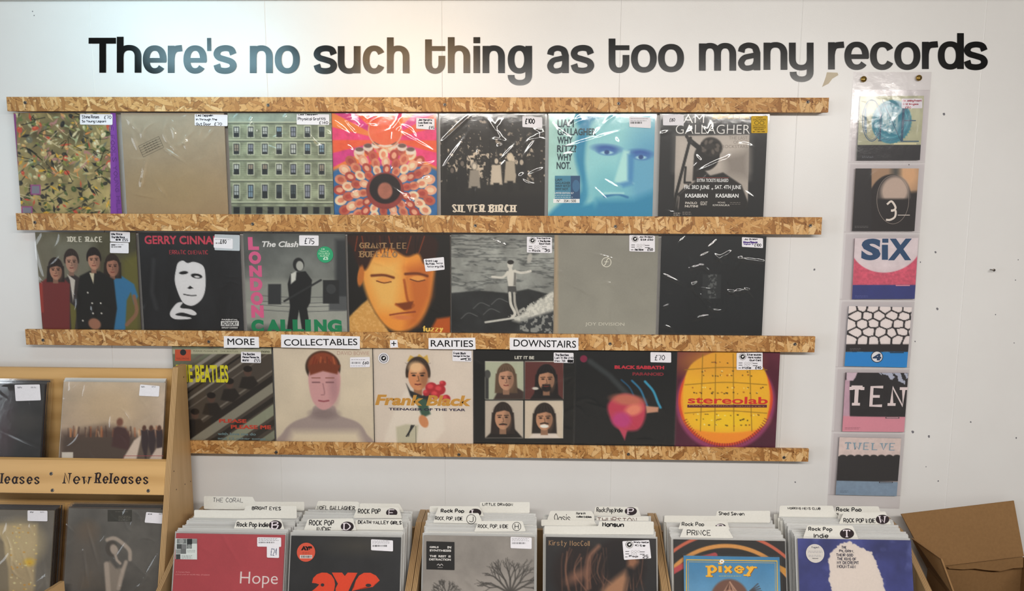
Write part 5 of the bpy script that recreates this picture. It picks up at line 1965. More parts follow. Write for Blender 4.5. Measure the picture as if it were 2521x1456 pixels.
def front_sleeve(O, w, label, group, paint, stickers=(), creases=7, amp=.0014, h=None, name='record_sleeve', n=150, lean=None, film=True):
    D = DL if lean is None else lean
    pl = Plane(O, (1, 0, 0), D)
    h = h or w
    root = thing(name, pl.w(w / 2, h), label, 'record sleeve', group)
    A, ik = Art(pl, w, h, n), Ink(pl)
    paint(A, ik)
    mesh_obj('card_sleeve', A.mesh('card_sleeve', 0.003), root, [M['print']])
    ik.build('printed_lettering', root)
    flats = []
    for i_, s in enumerate(stickers):
        flats.append(sticker(root, pl, *s[:2], 0.0024 + 0.0006 * i_, **(s[2] if len(s) > 2 else {})))
    _seed[0] += 1
    if film:
        mesh_obj('plastic_cover', film_mesh('plastic_cover', pl, -.004, w + .006, -.0065, h, .0016, creases, _seed[0], amp=amp, flats=flats), root, [M['film']])
    return root


ORD = ('first second third fourth fifth sixth seventh eighth ninth tenth eleventh twelfth thirteenth fourteenth fifteenth sixteenth '
       'seventeenth eighteenth nineteenth twentieth twenty-first twenty-second twenty-third twenty-fourth twenty-fifth twenty-sixth').split()


def packed_record(O, w, label, group, lean=None, dark=False, hh=None):
    """a sleeve packed behind others: card and milky plastic cover, a hair smaller variations"""
    D = DL if lean is None else lean
    pl = Plane(O, (1, 0, 0), D)
    hh = hh or w
    root = thing('packed_record', pl.w(w / 2, hh), label, 'record sleeve', group)
    col = R.choice(CARDCOL[2:3] * 4 + ['#4a3f3c', '#57504c', '#3c2f3c', '#6b6058']) if dark else R.choice(CARDCOL)
    mb = MB()
    q = [(0, 0), (w, 0), (w, hh), (0, hh)]
    mb.hexa([pl.w(a, b, 0) for a, b in q[::-1]] + [pl.w(a, b, -.0028) for a, b in q[::-1]], lin(col, 1.0))
    mb.build('card_sleeve', M['print'], root)
    mb = MB()
    e0, e1 = R.uniform(.002, .006), R.uniform(.003, .008)
    tp = R.uniform(.003, .009)
    q = [(-e0, -tp), (w + e1, -tp - R.uniform(-.001, .001)), (w + e1, hh), (-e0, hh)]
    mb.hexa([pl.w(a, b, .0007) for a, b in q[::-1]] + [pl.w(a, b, -.0035) for a, b in q[::-1]])
    mb.build('plastic_cover', M['film'] if dark else M['film_milky'], root, colors=False)
    return root


def divider(pts, base, zt, xl, xr, label, group, inks=(), name='divider_card'):
    yb = at_z((xl + xr) / 2, base, zt)[1]
    O = np.array([0, yb + .0016, zt])
    pl = Plane(O, (1, 0, 0), DL)
    low = [pl.px(*p) for p in pts]
    cc = sum(low) / len(low)
    root = thing(name, pl.w(cc[0], .2), label, 'divider card', group)
    mb = MB()
    out = []
    k = len(low)
    for i in range(k):
        p, a, b = low[i], low[i - 1], low[(i + 1) % k]
        la, lb = np.linalg.norm(a - p), np.linalg.norm(b - p)
        r = min(.0035, la * .45, lb * .45)
        s0, s1 = p + (a - p) / la * r, p + (b - p) / lb * r
        out += [(1 - t_) ** 2 * s0 + 2 * t_ * (1 - t_) * p + t_ * t_ * s1 for t_ in (0, .5, 1)]
    mb.prism([pl.w(a, b, 0) for a, b in out], -pl.N * .0007, lin('#e2e0d9', 1.0))
    a, b = pl.px(xl, base + 1.5), pl.px(xr, base + 1.5)
    v = max(a[1], b[1])
    mb.hexa([pl.w(a[0] + .002, v + .2, 0), pl.w(b[0] - .002, v + .2, 0), pl.w(b[0] - .002, v - .001, 0), pl.w(a[0] + .002, v - .001, 0),
             pl.w(a[0] + .002, v + .2, -.0007), pl.w(b[0] - .002, v + .2, -.0007), pl.w(b[0] - .002, v - .001, -.0007), pl.w(a[0] + .002, v - .001, -.0007)],
            lin('#e2e0d9', 1.0))
    mb.build('card', M['paper'], root)
    ik = Ink(pl, .0003, 1.0)
    for f in inks:
        f(ik)
    ik.build('handwriting', root, M['paper'])
    return yb + .0016


def H(s, box, w=1.7, col='#17151a', **k):
    return lambda I: I.hand(s, box, col, w=w, jit=.3, **k)


def oval(ch, cx, cy, rx, ry):
    def f(I):
        I.ell(cx, cy, rx, ry, '#2b2024')
        I.serif(ch, (cx - rx * .48, cy - ry * .72, cx + rx * .42, cy + ry * .72), '#e9dfe6', wv=3.2, wh=1.7)
    return f


def circ(ch, cx, cy, r):
    def f(I):
        I.ell(cx, cy, r, r, '#1b191d', ring=1.3)
        I.hand(ch, (cx - r * .4, cy - r * .55, cx + r * .4, cy + r * .55), w=1.5)
    return f


# ------------------------------------------------------------------ three plywood bins
BT = np.array([0.0, -0.125, 0.545])           # top front corner of a side panel
BSL = np.array([0.0, -0.8917, -0.4526])
bpl = Plane(BT, (1, 0, 0), BSL)


def bx(px, py):
    return bpl.px(px, py)[0]


BINS = [(bx(409, 1400), bx(421, 1400), bx(1005.5, 1400), bx(1021.2, 1400)), (bx(1022.4, 1400), bx(1034, 1400), bx(1621, 1400), bx(1637, 1400)),
        (bx(1638.2, 1400), bx(1652, 1400), bx(2253, 1400), bx(2268, 1400))]
BL = ['plywood record bin beside the shelf unit, holding the red and the black fronted stacks', 'middle plywood record bin, holding the bare tree and the brown haired fronted stacks',
      'plywood record bin beside the cardboard box, holding the blue fronted stacks']
yb_, zb_ = -0.46, 0.375
LIM = [(at((r_[0] + r_[1]) / 2, r_[2], r_[3])[0] - SW / 2 - .0105, at((r_[0] + r_[1]) / 2, r_[2], r_[3])[0] + SW / 2 + .0105)
       for r_ in ((432, 703, 1316, -.300), (716, 988, 1322, -.300), (1043, 1316, 1321, -.295), (1346, 1613, 1325, -.270), (1658, 1932, 1331, -.278), (1963, 2243, 1329, -.292))]
for i, (a0, a1, b0, b1) in enumerate(BINS):
    a1, b0 = min(a1, LIM[2 * i][0]), max(b0, LIM[2 * i + 1][1])
    t = thing('record_bin', ((a0 + b1) / 2, -0.25, 0), BL[i], 'record bin', 'plywood record bins')
    prof = [(-.030, 0), (-.030, .545), (-.125, .545), (yb_, zb_), (yb_, 0)]
    for x0, x1 in ((a0, a1), (b0, b1)):
        mb = MB()
        mb.prism([(x0, y, z) for y, z in prof], (x1 - x0, 0, 0))
        mb.build('side_panel', M['ply_bin'], t, origin=None, colors=False)
    mb = MB()
    mb.box(a1, b0, -.046, -.034, .05, .49)
    mb.build('back_panel', M['ply_bin'], t, colors=False)
    mb = MB()
    mb.box(a1, b0, -.455, -.05, .20, .212)
    mb.build('floor_panel', M['ply_bin'], t, colors=False)
    mb = MB()
    mb.box(a1, b0, yb_, yb_ + .012, .05, .37)
    mb.build('front_panel', M['ply_bin'], t, colors=False)


def p_red(A, I):
    A.bg('#ac4a52')
    A.mottle(.05, 4, 3)
    I.text('Hope', (592, 1408, 683, 1449), '#f0d3d2', bold=-.006)
    I.text('A Certain Ratio', (433, 1407.5, 468, 1411), '#d99a9c')
    I.text('LOCO LIVE AT HOPE MILL STUDIOS', (432, 1413.5, 516, 1418), '#d99a9c')


def st_blocks(I):
    for (x, y, w, h, c) in ((436, 1327, 12, 12, '#7d8282'), (448, 1327, 12, 12, '#6f7474'), (461, 1327, 13, 13, '#2c2f30'), (474, 1327, 12, 12, '#8a8f8e'), (436, 1340, 12, 12, '#4a4d4d'),
                            (448, 1340, 12, 12, '#77797a'), (461, 1340, 12, 11, '#5d6061'), (434, 1353, 12, 11, '#8d9190'), (446, 1352, 13, 12, '#6b6e6e'), (434, 1365, 11, 12, '#3d4041')):
        I.rect(x, y, x + w, y + h, c)
    I.ell(448, 1333, 6, 6, '#989c9b')
    I.ell(467, 1346, 5, 5, '#8a8f8e')
    I.greek(462, 1354, 482, 1361, 2, '#8a8f8e', 1)
    I.greek(448, 1367, 475, 1376, 3, '#7d8281', 1)


def st_bar(x0, y0, x1, y1):
    def f(I):
        w, h = x1 - x0, y1 - y0
        I.greek(x0 + w * .06, y0 + h * .08, x1 - w * .08, y0 + h * .4, 3, '#7a787c', .9)
        I.bars(x0 + w * .07, y0 + h * .48, x0 + w * .72, y0 + h * .64)
    return f


def p_ays(A, I):
    A.bg('#2e2f31')
    A.mottle(.2, 4, 7)
    A.ell(880, 1345, 60, 18, '#4a463e', blur=30, op=.6)
    o = '#d2482a'
    # three heavy letters a Y S
    I.poly([(768, 1436), (771, 1424), (780, 1415), (792, 1410.5), (805, 1411), (816, 1417), (823, 1428), (825, 1440), (823, 1452), (818, 1470), (790, 1500), (765, 1500), (768, 1456), (778, 1448), (786, 1440), (778, 1437)], o)
    I.ell(794, 1441, 4.5, 4, '#2e2f31')
    I.poly([(817, 1410.5), (842, 1410.5), (849, 1419), (856, 1410.5), (880, 1411), (866, 1438), (858, 1456), (858, 1500), (828, 1500), (826, 1450), (832, 1438)], o)
    I.poly([(935, 1430), (926, 1418), (912, 1411), (896, 1411), (884, 1418), (876, 1430), (872, 1446), (866, 1456), (876, 1462), (925, 1470), (930, 1500), (866, 1500), (866, 1456), (900, 1446), (918, 1446), (924, 1438)], o)
    I.ell(907, 1442, 7, 4, '#2e2f31')


def st_ays(I):
    I.text('AYS', (742, 1345, 769, 1356), '#1d1416', bold=.1)
    I.greek(745, 1359, 764, 1366, 2, '#8a3424', .9)
    I.rect(739, 1367, 769, 1375, '#e6ddda')
    I.bars(741, 1368, 767, 1374)


def p_tree(A, I):
    A.grad('#8b8681', '#a39c96')
    A.mottle(.15, 4, 3)
    d = '#45423f'
    rs = random.Random(9)

    def branch(x, y, an, ln, w, lv):
        x2, y2 = x + math.cos(an) * ln, y - math.sin(an) * ln
        A.line([(x, y), (x2, y2)], w, d, blur=.7, op=.85)
        if lv:
            for k in range(3 if lv > 1 else 2):
                branch(x2, y2, an + rs.uniform(-.62, .62), ln * rs.uniform(.55, .85), max(.8, w * .6), lv - 1)
    for k in range(7):
        branch(1256, 1462, 1.57 + (k - 3) * .36, 34, 4.5, 3)
    for k in range(5):
        branch(1096, 1470, 1.57 + (k - 2) * .45, 16, 2.5, 3)
    A.rect(1040, 1480, 1330, 1700, '#4a4744', blur=30)


def st_synth(I):
    I.text('GIRLS', (1058, 1345, 1080, 1350), '#e2dedb', bold=.03)
    I.text('IN', (1102, 1345, 1111, 1351), '#e2dedb', bold=.03)
    I.text('SYNTHESIS', (1058, 1353, 1111, 1359), '#e2dedb', bold=.03)
    I.text('THE  REST  IS', (1058, 1367, 1110, 1373), '#e2dedb', bold=.03)
    I.text('DISTRACTION', (1057, 1375, 1110, 1381), '#e2dedb', bold=.03)
    I.line([(1076, 1392), (1080, 1389), (1083, 1393), (1087, 1389), (1091, 1393)], 1.2, '#cfcac8', True)
    I.rect(1078, 1397, 1090, 1398, '#a9a4a2')


def p_hair(A, I):
    A.grad('#2c2a2b', '#27282b')
    A.mottle(.15, 4, 3)
    A.ell(1425, 1415, 60, 70, '#241c1c', blur=20)
    A.ell(1525, 1395, 62, 62, '#211b1c', blur=14)
    rs = random.Random(2)
    for k in range(46):
        x = rs.uniform(1385, 1590)
        c = rs.choice(['#7a5342', '#4d342c', '#8d6550', '#5d4034', '#33231f'])
        A.line([(x, rs.uniform(1345, 1380)), (x + rs.uniform(-18, 4), rs.uniform(1390, 1415)), (x + rs.uniform(-22, 14), rs.uniform(1430, 1480))], rs.uniform(1, 3), c, blur=3, op=.65, smooth=True)
    A.line([(1474, 1346), (1452, 1370), (1446, 1400), (1446, 1450)], 9, '#8d6450', blur=8, op=.8, smooth=True)
    A.ell(1530, 1390, 40, 40, '#1d191b', blur=22)
    A.poly([(1545, 1375), (1565, 1370), (1572, 1385), (1560, 1400), (1545, 1395)], '#8a6048', blur=12)
    A.poly([(1495, 1440), (1520, 1420), (1540, 1405), (1545, 1425), (1538, 1460), (1530, 1500), (1490, 1500), (1482, 1455)], '#9a7256', blur=16)
    A.ell(1420, 1420, 26, 12, '#8d6450', -.5, blur=16, op=.7)
    I.serif('Kirsty MacColl', (1352, 1331, 1451, 1349), '#9a7a5a', wv=1.7, wh=1.0, slab=False)


def p_arcs(A, I):
    A.bg('#2e2c2c')
    A.mottle(.12, 4, 3)
    for r_, w_, c in ((204, 7, '#b5604a'), (176, 9, '#c08a4c')):
        A.ring(1794, 1540, r_, w_, c, blur=2)
    A.line([(1640, 1418), (1700, 1385), (1760, 1368)], 12, '#a8484c', blur=2, smooth=True)
    A.line([(1890, 1385), (1960, 1420)], 12, '#b8863c', blur=2)


def p_pixey(A, I):
    A.grad('#3f78a0', '#9cbcd0')
    A.mottle(.06, 5, 4)
    f = '#cda53c'
    I.line([(1690, 1560), (1690, 1379), (1913, 1382), (1915, 1560)], 3.2, f)
    I.line([(1695, 1560), (1695, 1384), (1908, 1387), (1910, 1560)], 1.1, f)
    I.serif('pixey', (1747, 1387, 1857, 1424), '#8a5a1c', wv=8, wh=3.6, track=2.8)
    I.serif('pixey', (1745, 1386, 1855, 1423), '#e2a83a', wv=8, wh=3.6, track=2.8)
    for k in range(6):
        I.ell(1777 + 3.6 * math.cos(k * 1.047), 1383 + 3.6 * math.sin(k * 1.047), 2.4, 2.4, '#ddd6d2')
    I.ell(1777, 1383, 1.8, 1.8, '#a9863c')
    I.greek(1770, 1417, 1828, 1421, 1, '#b5b06a', 1.2)
    A.ell(1797, 1478, 44, 46, '#6d4f44', blur=5)
    for k in range(9):
        A.line([(1797, 1434), (1775 + k * 6, 1470)], 2.2, R.choice(['#9a7866', '#54382f', '#b08d78']), blur=2)
    for k in range(4):
        A.line([(1846, 1456), (1866 + k * 3, 1438 + k * 6)], 2.4, '#4a4548', blur=1.2)
    A.ell(1797, 1500, 30, 40, '#c99a84', blur=6)


def p_torn(A, I):
    A.bg('#3a3f74')
    A.mottle(.28, 4, 6)
    A.where(np.clip((A.fbm(6, 6, 4, 5) - .55) * 6, 0, 1), '#5a629a', .6)
    q = [(2056, 1350), (2066, 1341), (2090, 1334), (2108, 1342), (2124, 1350), (2138, 1358), (2147, 1362), (2156, 1378), (2160, 1392), (2168, 1412), (2172, 1426), (2178, 1446), (2180, 1500), (2052, 1500), (2048, 1450), (2040, 1430),
         (2044, 1402), (2038, 1380), (2044, 1362)]
    rs = random.Random(5)
    jq = []
    for i in range(len(q)):
        a, b = np.array(q[i]), np.array(q[(i + 1) % len(q)])
        for k in range(5):
            p = a + (b - a) * k / 5
            jq.append((p[0] + rs.uniform(-2.4, 2.4), p[1] + rs.uniform(-2, 2)))
    A.poly(jq, '#c9bfb8', blur=.6)
    for i, (tx, x0, x1) in enumerate((('THE', 2072, 2084), ('PILGRIM,', 2066, 2102), ('THEIR GOD', 2059, 2100), ('THE KING OF', 2061, 2108), ('MY DECREPIT', 2061, 2114), ('MOUNTAIN', 2061, 2106))):
        I.hand(tx, (x0, 1345 + i * 9.3, x1, 1352 + i * 9.6), '#2c2a3c', w=1.4)


def st_tapir(I):
    I.serif('Tapir!', (1997, 1346, 2015, 1352), '#4a4a58', wv=1.2, wh=.7, slab=False)
    I.greek(1989, 1356, 2025, 1362, 2, '#8a8a94', .8)
    I.greek(1990, 1366, 2022, 1372, 2, '#8a8a94', .8)
    I.text('heavenly', (1999, 1374, 2014, 1377), '#2c2a3c', bold=.04)


STK = [
    # pxl, pxr, py top, y, rear row py, n, group, label, paint, stickers
    (432, 703, 1316, -.300, 1262, 21, 'records packed behind the red sleeve', 'red record sleeve with the word Hope, fronting its bin stack', p_red,
     [(B(433, 1326, 486, 1377, -1), st_blocks, dict(col='#cfd6d4', name='art_sticker', label='grey square sticker of block shapes', r=.0006)),
      (B(634, 1323, 693, 1346, -1), st_bar(634, 1323, 693, 1346)), (B(658, 1344, 688, 1373, -1), hw(('£24', (668, 1350, 682, 1368), '#3a4a6a', 1.2)))], 0),
    (716, 988, 1322, -.300, 1257, 22, 'records packed behind the black sleeve with orange letters', 'black record sleeve with heavy orange letters, fronting its bin stack', p_ays,
     [(None, st_ays, dict(round_=(754, 1360, 22.5), col='#d05540', name='round_sticker', label='round orange sticker with a barcode')), (B(914, 1328, 968, 1355, -3), st_bar(914, 1328, 968, 1357))], 0),
    (1043, 1316, 1321, -.295, 1262, 19, 'records packed behind the bare tree sleeve', 'grey record sleeve with a bare tree, fronting its bin stack', p_tree,
     [(B(1050, 1333, 1119, 1402, -2), st_synth, dict(col='#262525', name='title_sticker', label='black square sticker with white capitals', r=.0006)), (B(1257, 1322, 1309, 1350, -2), st_bar(1257, 1322, 1309, 1350))], 0),
    (1346, 1613, 1325, -.270, 1268, 17, 'records packed behind the brown hair sleeve', 'dark record sleeve with flowing brown hair, fronting its bin stack', p_hair,
     [(((1532, 1333), (1598, 1330), (1603, 1375), (1536, 1379)), lambda I: shop_form(I, 1534, 1331, 1600, 1377, ('Kirsty MacColl', 'Kite'), 'Pop', '25'))], 0),
    (1658, 1932, 1331, -.278, 1275, 18, 'records packed behind the pale blue sleeve', 'dark record sleeve with coloured arcs, behind the small blue sleeve', p_arcs, [], 0),
    (1963, 2243, 1329, -.292, 1272, 19, 'records packed behind the torn shape sleeve', 'blue record sleeve with a pale torn shape, fronting its bin stack', p_torn,
     [(None, st_tapir, dict(round_=(2006, 1363, 22.5), col='#cfc9c4', name='round_sticker', label='round pale sticker'))], 0),
]
DIV = [
    [(((574, 1306), (583, 1281), (692, 1279), (701, 1307)), 1306.5, 'white divider with a B badge, front tab of the stack behind the red sleeve',
      (H('Rock Pop Indie', (584, 1286, 660, 1304), 2), oval('B', 678, 1294, 16, 12))),
     (((478, 1277), (478, 1256), (602, 1257), (606, 1245), (730, 1246.5), (731, 1277)), 1277, 'white divider with a two word name in capitals, behind the B badge divider', (H('BRIGHT EYES', (621, 1247.5, 691, 1257)),)),
     (((502, 1254), (502, 1222), (622, 1224), (628, 1236), (749, 1236.5), (749, 1258)), 1257, 'white divider with faint pencil capitals, rearmost behind the red sleeve', (H('THE CORAL', (525, 1226, 598, 1238), 1.2, '#55535a'),))],
    [(((748, 1306), (758, 1279), (869, 1277), (878, 1307)), 1306.5, 'white divider with a D badge, left front tab behind the black sleeve',
      (H('ROCK POP', (762, 1281, 821, 1295), 2), H('INDIE', (781, 1298, 815, 1310), 2), oval('D', 855, 1297, 16, 12))),
     (((872, 1305), (876, 1281), (988, 1278), (994, 1306)), 1304, 'white divider with a three word name in capitals, right of the D badge divider', (H('DEATH VALLEY GIRLS', (882, 1282, 988, 1292), 1.9),)),
     (((871, 1276), (878, 1268.5), (985, 1268.5), (990, 1277)), 1279, 'low blank white divider tab just behind the three word name divider', ()),
     (((869, 1276), (880, 1250), (981, 1250), (990, 1276)), 1276, 'white divider with a half hidden round badge, behind the black sleeve on the right', (H('ROCK POP', (882, 1253, 936, 1266), 1.9), oval('E', 964.5, 1263, 14, 10))),
     (((776, 1255), (783, 1234), (881, 1236), (886, 1241), (886, 1256)), 1258, 'white divider with a long name, back left behind the black sleeve', (H('NOEL GALLAGHER', (781, 1245, 873, 1257), 1.7),)),
     (((886, 1262), (886, 1240), (983, 1241), (995, 1262)), 1261, 'blank white divider at the very back right behind the black sleeve', ())],
    [(((1167, 1310), (1178, 1283.5), (1286, 1283.5), (1295, 1309)), 1309, 'white divider with a circled H', (H('ROCK, POP, INDIE', (1177, 1291, 1251, 1303), 1.5), circ('H', 1272, 1297, 11))),
     (((1066, 1288), (1075, 1265), (1178, 1264), (1186, 1282), (1186, 1290)), 1289, 'white divider with a circled J', (H('ROCK, POP, INDIE', (1072, 1272, 1139, 1283.5), 1.5), circ('J', 1160, 1279, 12))),
     (((1070, 1271), (1081, 1247), (1179, 1247.5), (1192, 1272)), 1273, 'white divider behind the circled J, its lettering half hidden', (H('Rock Pop', (1086, 1253.5, 1142, 1267), 2.2), oval('I', 1170, 1263, 15, 10))),
     (((1180, 1264), (1182, 1237), (1304, 1237), (1304, 1264)), 1264, 'white divider with a two word name in capitals, behind the bare tree sleeve', (H('LITTLE DRAGON', (1188, 1239, 1262, 1246.5), 1.5),)),
     (((1057, 1262), (1058, 1247), (1085, 1246.5), (1085, 1262)), 1262, 'blank white divider corner, back left behind the bare tree sleeve', ())],
    [(((1340, 1316), (1340, 1296), (1473, 1296), (1475, 1284), (1609.5, 1285), (1609.5, 1317)), 1317, 'white divider with one word in thick black pen, behind the brown hair sleeve', (H('Mansun', (1484, 1287, 1535, 1298), 2.8),)),
     (((1332.5, 1296), (1332.5, 1280), (1463, 1283), (1470, 1296)), 1296, 'blank white divider right behind the thick pen divider', ()),
     (((1346.6, 1282), (1355, 1258.5), (1457, 1259), (1463, 1270), (1463, 1295)), 1290, 'white divider with a large loopy word and a small note', (H('Oasis', (1365, 1265, 1404, 1286), 1.5), H('More in', (1419, 1261.5, 1441, 1267.5), 1.3), H('collectables', (1419.5, 1270, 1456, 1276), 1.3))),
     (((1468, 1284), (1469, 1273), (1597, 1272), (1597, 1284)), 1286, 'pale divider with spaced brown capitals, right behind the brown hair sleeve', (H('THURSTON', (1471, 1274, 1567, 1288), 1.5, '#5a3a34'),)),
     (((1460, 1271), (1466, 1248), (1570, 1249), (1578, 1272)), 1273, 'white divider with a P badge, back right behind the brown hair sleeve', (H('Rock,Pop,Indie', (1469, 1250, 1533, 1267), 1.7), oval('P', 1553, 1259.5, 15, 10)))],
    [(((1673, 1325), (1684, 1297), (1789, 1296), (1806, 1326)), 1326, 'white divider with one word in capitals, front tab behind the pale blue sleeve', (H('PRINCE', (1691.5, 1305.5, 1749.5, 1319.5), 1.8),)),
     (((1668.5, 1307), (1676.5, 1284.5), (1790, 1283.5), (1797, 1305)), 1306, 'white divider half hidden behind the front tab of the pale blue sleeve stack', (H('Rock Pop', (1679, 1286, 1733, 1300), 1.8), oval('R', 1774, 1299, 14, 9))),
     (((1635, 1287), (1636, 1270), (1763.5, 1271), (1765, 1258.5), (1896, 1258.5), (1896, 1288)), 1288, 'white divider with a two word lower case name, behind the pale blue sleeve', (H('Shed Seven', (1769.6, 1260.5, 1832, 1270), 1.6),))],
    [(((1976.5, 1327), (1988, 1294), (2099, 1295), (2114.5, 1329)), 1328, 'white divider with a T badge, right behind the torn shape sleeve', (H('Rock Pop', (1990.5, 1298.5, 2048.5, 1312), 2), H('Indie', (2004, 1314.3, 2039, 1325.7), 2), oval('T', 2085, 1314.6, 17.5, 12.5))),
     (((2065, 1290.5), (2077, 1263), (2180, 1262), (2194, 1292)), 1291, 'white divider with a W badge, back right behind the torn shape sleeve', (H('ROCK POP INDIE', (2076.7, 1276.5, 2155, 1288.8), 1.8), oval('W', 2172.5, 1279.6, 16.5, 11.5))),
     (((2062, 1280), (2066, 1261), (2180, 1260), (2185, 1280)), 1282, 'blank white divider behind the W badge divider', ()),
     (((1917.5, 1275.6), (1920, 1245.7), (2051, 1246), (2053, 1258), (2068, 1275)), 1275.6, 'white divider with small three word capitals, back left behind the torn shape sleeve', (H('WORKING MENS CLUB', (1939, 1249, 2019.5, 1256), 1.3),)),
     (((2053, 1264), (2058, 1247), (2163, 1247.5), (2168, 1264)), 1266, 'white divider with cut off lettering, farthest back behind the torn shape sleeve', (H('Rock Pop', (2059, 1250, 2120.6, 1264), 2.2),))],
]
for si, (xl, xr, py, yf, pyr, n, grp, lab, paint, stk, _z) in enumerate(STK):
    c = at((xl + xr) / 2, py, yf)
    O = np.array([c[0] - SW / 2, yf, c[2]])
    front_sleeve(O, SW, lab, 'front sleeves of the bin stacks', paint, stk)
    zt = c[2]
    yr = at_z((xl + xr) / 2, pyr, zt)[1]
    ydiv = []
    for pts, base, label, inks in DIV[si]:
        xs = [p[0] for p in pts]
        cxm = (xl + xr) / 2
        sh = (cxm - 1240) * (0.07 * (py - base) / 60.0)
        ydiv.append(divider(pts, base, zt, xl - sh + 4, xr - sh - 4, label, 'divider cards in the bins', inks))
    yk = yf + .0065
    step = (yr - yf) / n
    k = 0
    while yk < yr and k < 26:
        if not any(yk - .0012 < d < yk + .0052 for d in ydiv):
            packed_record((O[0] + R.uniform(-.003, .003), yk, zt - .003 + R.uniform(-.0035, .002)), SW - R.uniform(0, .003),
                          ORD[k] + ' plastic covered record edge ' + grp.replace('records packed ', ''), grp)
            k += 1
            yk += step * R.uniform(.85, 1.15)
        else:
            yk += .0012
    if si == 4:   # smaller sleeve standing in front
        fpq = Plane(O, (1, 0, 0), DL)
        fpq.O = fpq.O + fpq.N * .008
        q0, q1 = fpq.px(1683, 1369), fpq.px(1919, 1369)
        front_sleeve(fpq.w(q0[0], q0[1]), q1[0] - q0[0], 'small pale blue sleeve with yellow frame and yellow name, standing before a dark sleeve', 'front sleeves of the bin stacks', p_pixey, (), creases=4)

# ------------------------------------------------------------------ plywood shelf unit on the left
XO = at(466, 1050, -.05)[0]
pT, pM = at_x(438, 905, XO), at_x(418, 1200, XO)
sl = (pM[1] - pT[1]) / (pT[2] - pM[2])


def yfront(z):
    return pT[1] + sl * (pT[2] - z)


t = thing('shelf_unit', (XO - .5, -.2, 0), 'plywood new releases shelf unit with two tiers on the left', 'shelf unit')
UX0 = -0.72
TH = at(437, 950, pT[1])[0] - at(424, 950, pT[1])[0]
for x0, x1 in ((XO - TH, XO), (UX0 - TH, UX0)):
    mb = MB()
    mb.prism([(x0, y, z) for y, z in ((-.05, 0), (-.05, pT[2] - .002), (pT[1], pT[2]), (yfront(0.02), 0.02), (yfront(0.02), 0))], (x1 - x0, 0, 0))
    mb.build('side_panel', M['ply'], t, colors=False)
zb = at(200, 907, -.062)[2]
mb = MB()
mb.box(UX0, XO - TH, -.062, -.05, 0.05, zb)
mb.build('back_board', M['ply_fascia'], t, colors=False)
# the slanted fascia
zt_, zl_ = at(200, 1134, yfront(.75))[2], at(200, 1214, yfront(.68))[2]
FN = np.array([0, -1, -sl]) / math.hypot(1, sl)
fp = [np.array([UX0, yfront(zt_), zt_]), np.array([XO - TH, yfront(zt_), zt_]), np.array([XO - TH, yfront(zl_), zl_]), np.array([UX0, yfront(zl_), zl_])]
mb = MB()
mb.prism(fp, (0, .012, .003))
mb.build('fascia_board', M['ply_fascia'], t, colors=False)
fpl = Plane(fp[0], (1, 0, 0), (fp[3] - fp[0]) / np.linalg.norm(fp[3] - fp[0]))
for sx, sy in ((126, 1167), (129, 1208), (365, 1209)):
    uv = fpl.px(sx, sy)
    c = fpl.w(uv[0], uv[1], -.001)
    mb = MB()
    mb.lathe(c, fpl.N, fpl.U, fpl.D, [(.0052, 0), (.0052, .0016), (.0038, .0019), (.0022, .0012), (0, .001)], 14)
    for a_, b_ in ((.0026, .0005), (.0005, .0026)):
        q = [fpl.w(uv[0] + i * a_, uv[1] + j * b_, .0011) for i, j in ((-1, 1), (1, 1), (1, -1), (-1, -1))]
        mb.add(q, [(0, 1, 2, 3)], mi=1)
    mb.build('screw', [M['steel'], M['steel_dark']], t, colors=False)
for xa, xb in ((158, 365), (-111, 97)):
    ik = Ink(fpl, .0003, 1.0)
    k = (xb - xa) / 207.0
    ik.serif('New', (xa + 2, 1165, xa + 62 * k, 1192), '#1d0d12', wv=4.3, wh=2.2, track=3.6)
    ik.serif('Releases', (xa + 80 * k, 1165, xb - 2, 1192), '#1d0d12', wv=4.3, wh=2.2, track=3.6)
    ik.build('lettering', t, M['ink'])
# shelves under each tier
for z_, yv in ((zl_ + .004, None), (0.26, None)):
    mb = MB()
    mb.box(UX0, XO - TH, yfront(z_) + .014, -.063, z_ - .012, z_)
    mb.build('shelf', M['ply'], t, colors=False)
mb = MB()
zq = .36
mb.prism([np.array([UX0, yfront(zq), zq]), np.array([XO - TH, yfront(zq), zq]), np.array([XO - TH, yfront(.27), .27]), np.array([UX0, yfront(.27), .27])], (0, .012, .003))
mb.build('fascia_board', M['ply_fascia'], t, colors=False)
# ribs between the compartments of the lower tier
pr0, pr1 = at(148, 1431, yfront(.36) - .0), at(104, 1458, yfront(.33) - .06)
mb = MB()
mb.hexa([pr1 + np.array([0, 0, -.05]), pr1 + np.array([.012, 0, -.05]), pr1 + np.array([.012, 0, 0]), pr1,
         pr0 + np.array([0, .0, -.05]), pr0 + np.array([.012, 0, -.05]), pr0 + np.array([.012, 0, 0]), pr0])
mb.build('divider_rib', M['ply'], t, colors=False)
for (sx, sy) in ((452, 929), (428, 1161), (455, 1193), (434, 1206), (469, 1186)):
    c = at_x(sx, sy, XO)
    mb = MB()
    mb.disc(c + np.array([.0004, 0, 0]), (0, 1, 0), (0, 0, 1), 0, .0022, 10)
    mb.build('nail_hole', M['steel_dark'], t, colors=False)


def p_dark(A, I):
    A.bg('#3b3b3c')
    A.mottle(.3, 3, 5)
    A.ell(10, 1060, 20, 60, '#5a4048', blur=40, op=.6)
    A.ell(60, 1040, 40, 25, '#4d4a48', blur=25, op=.7)


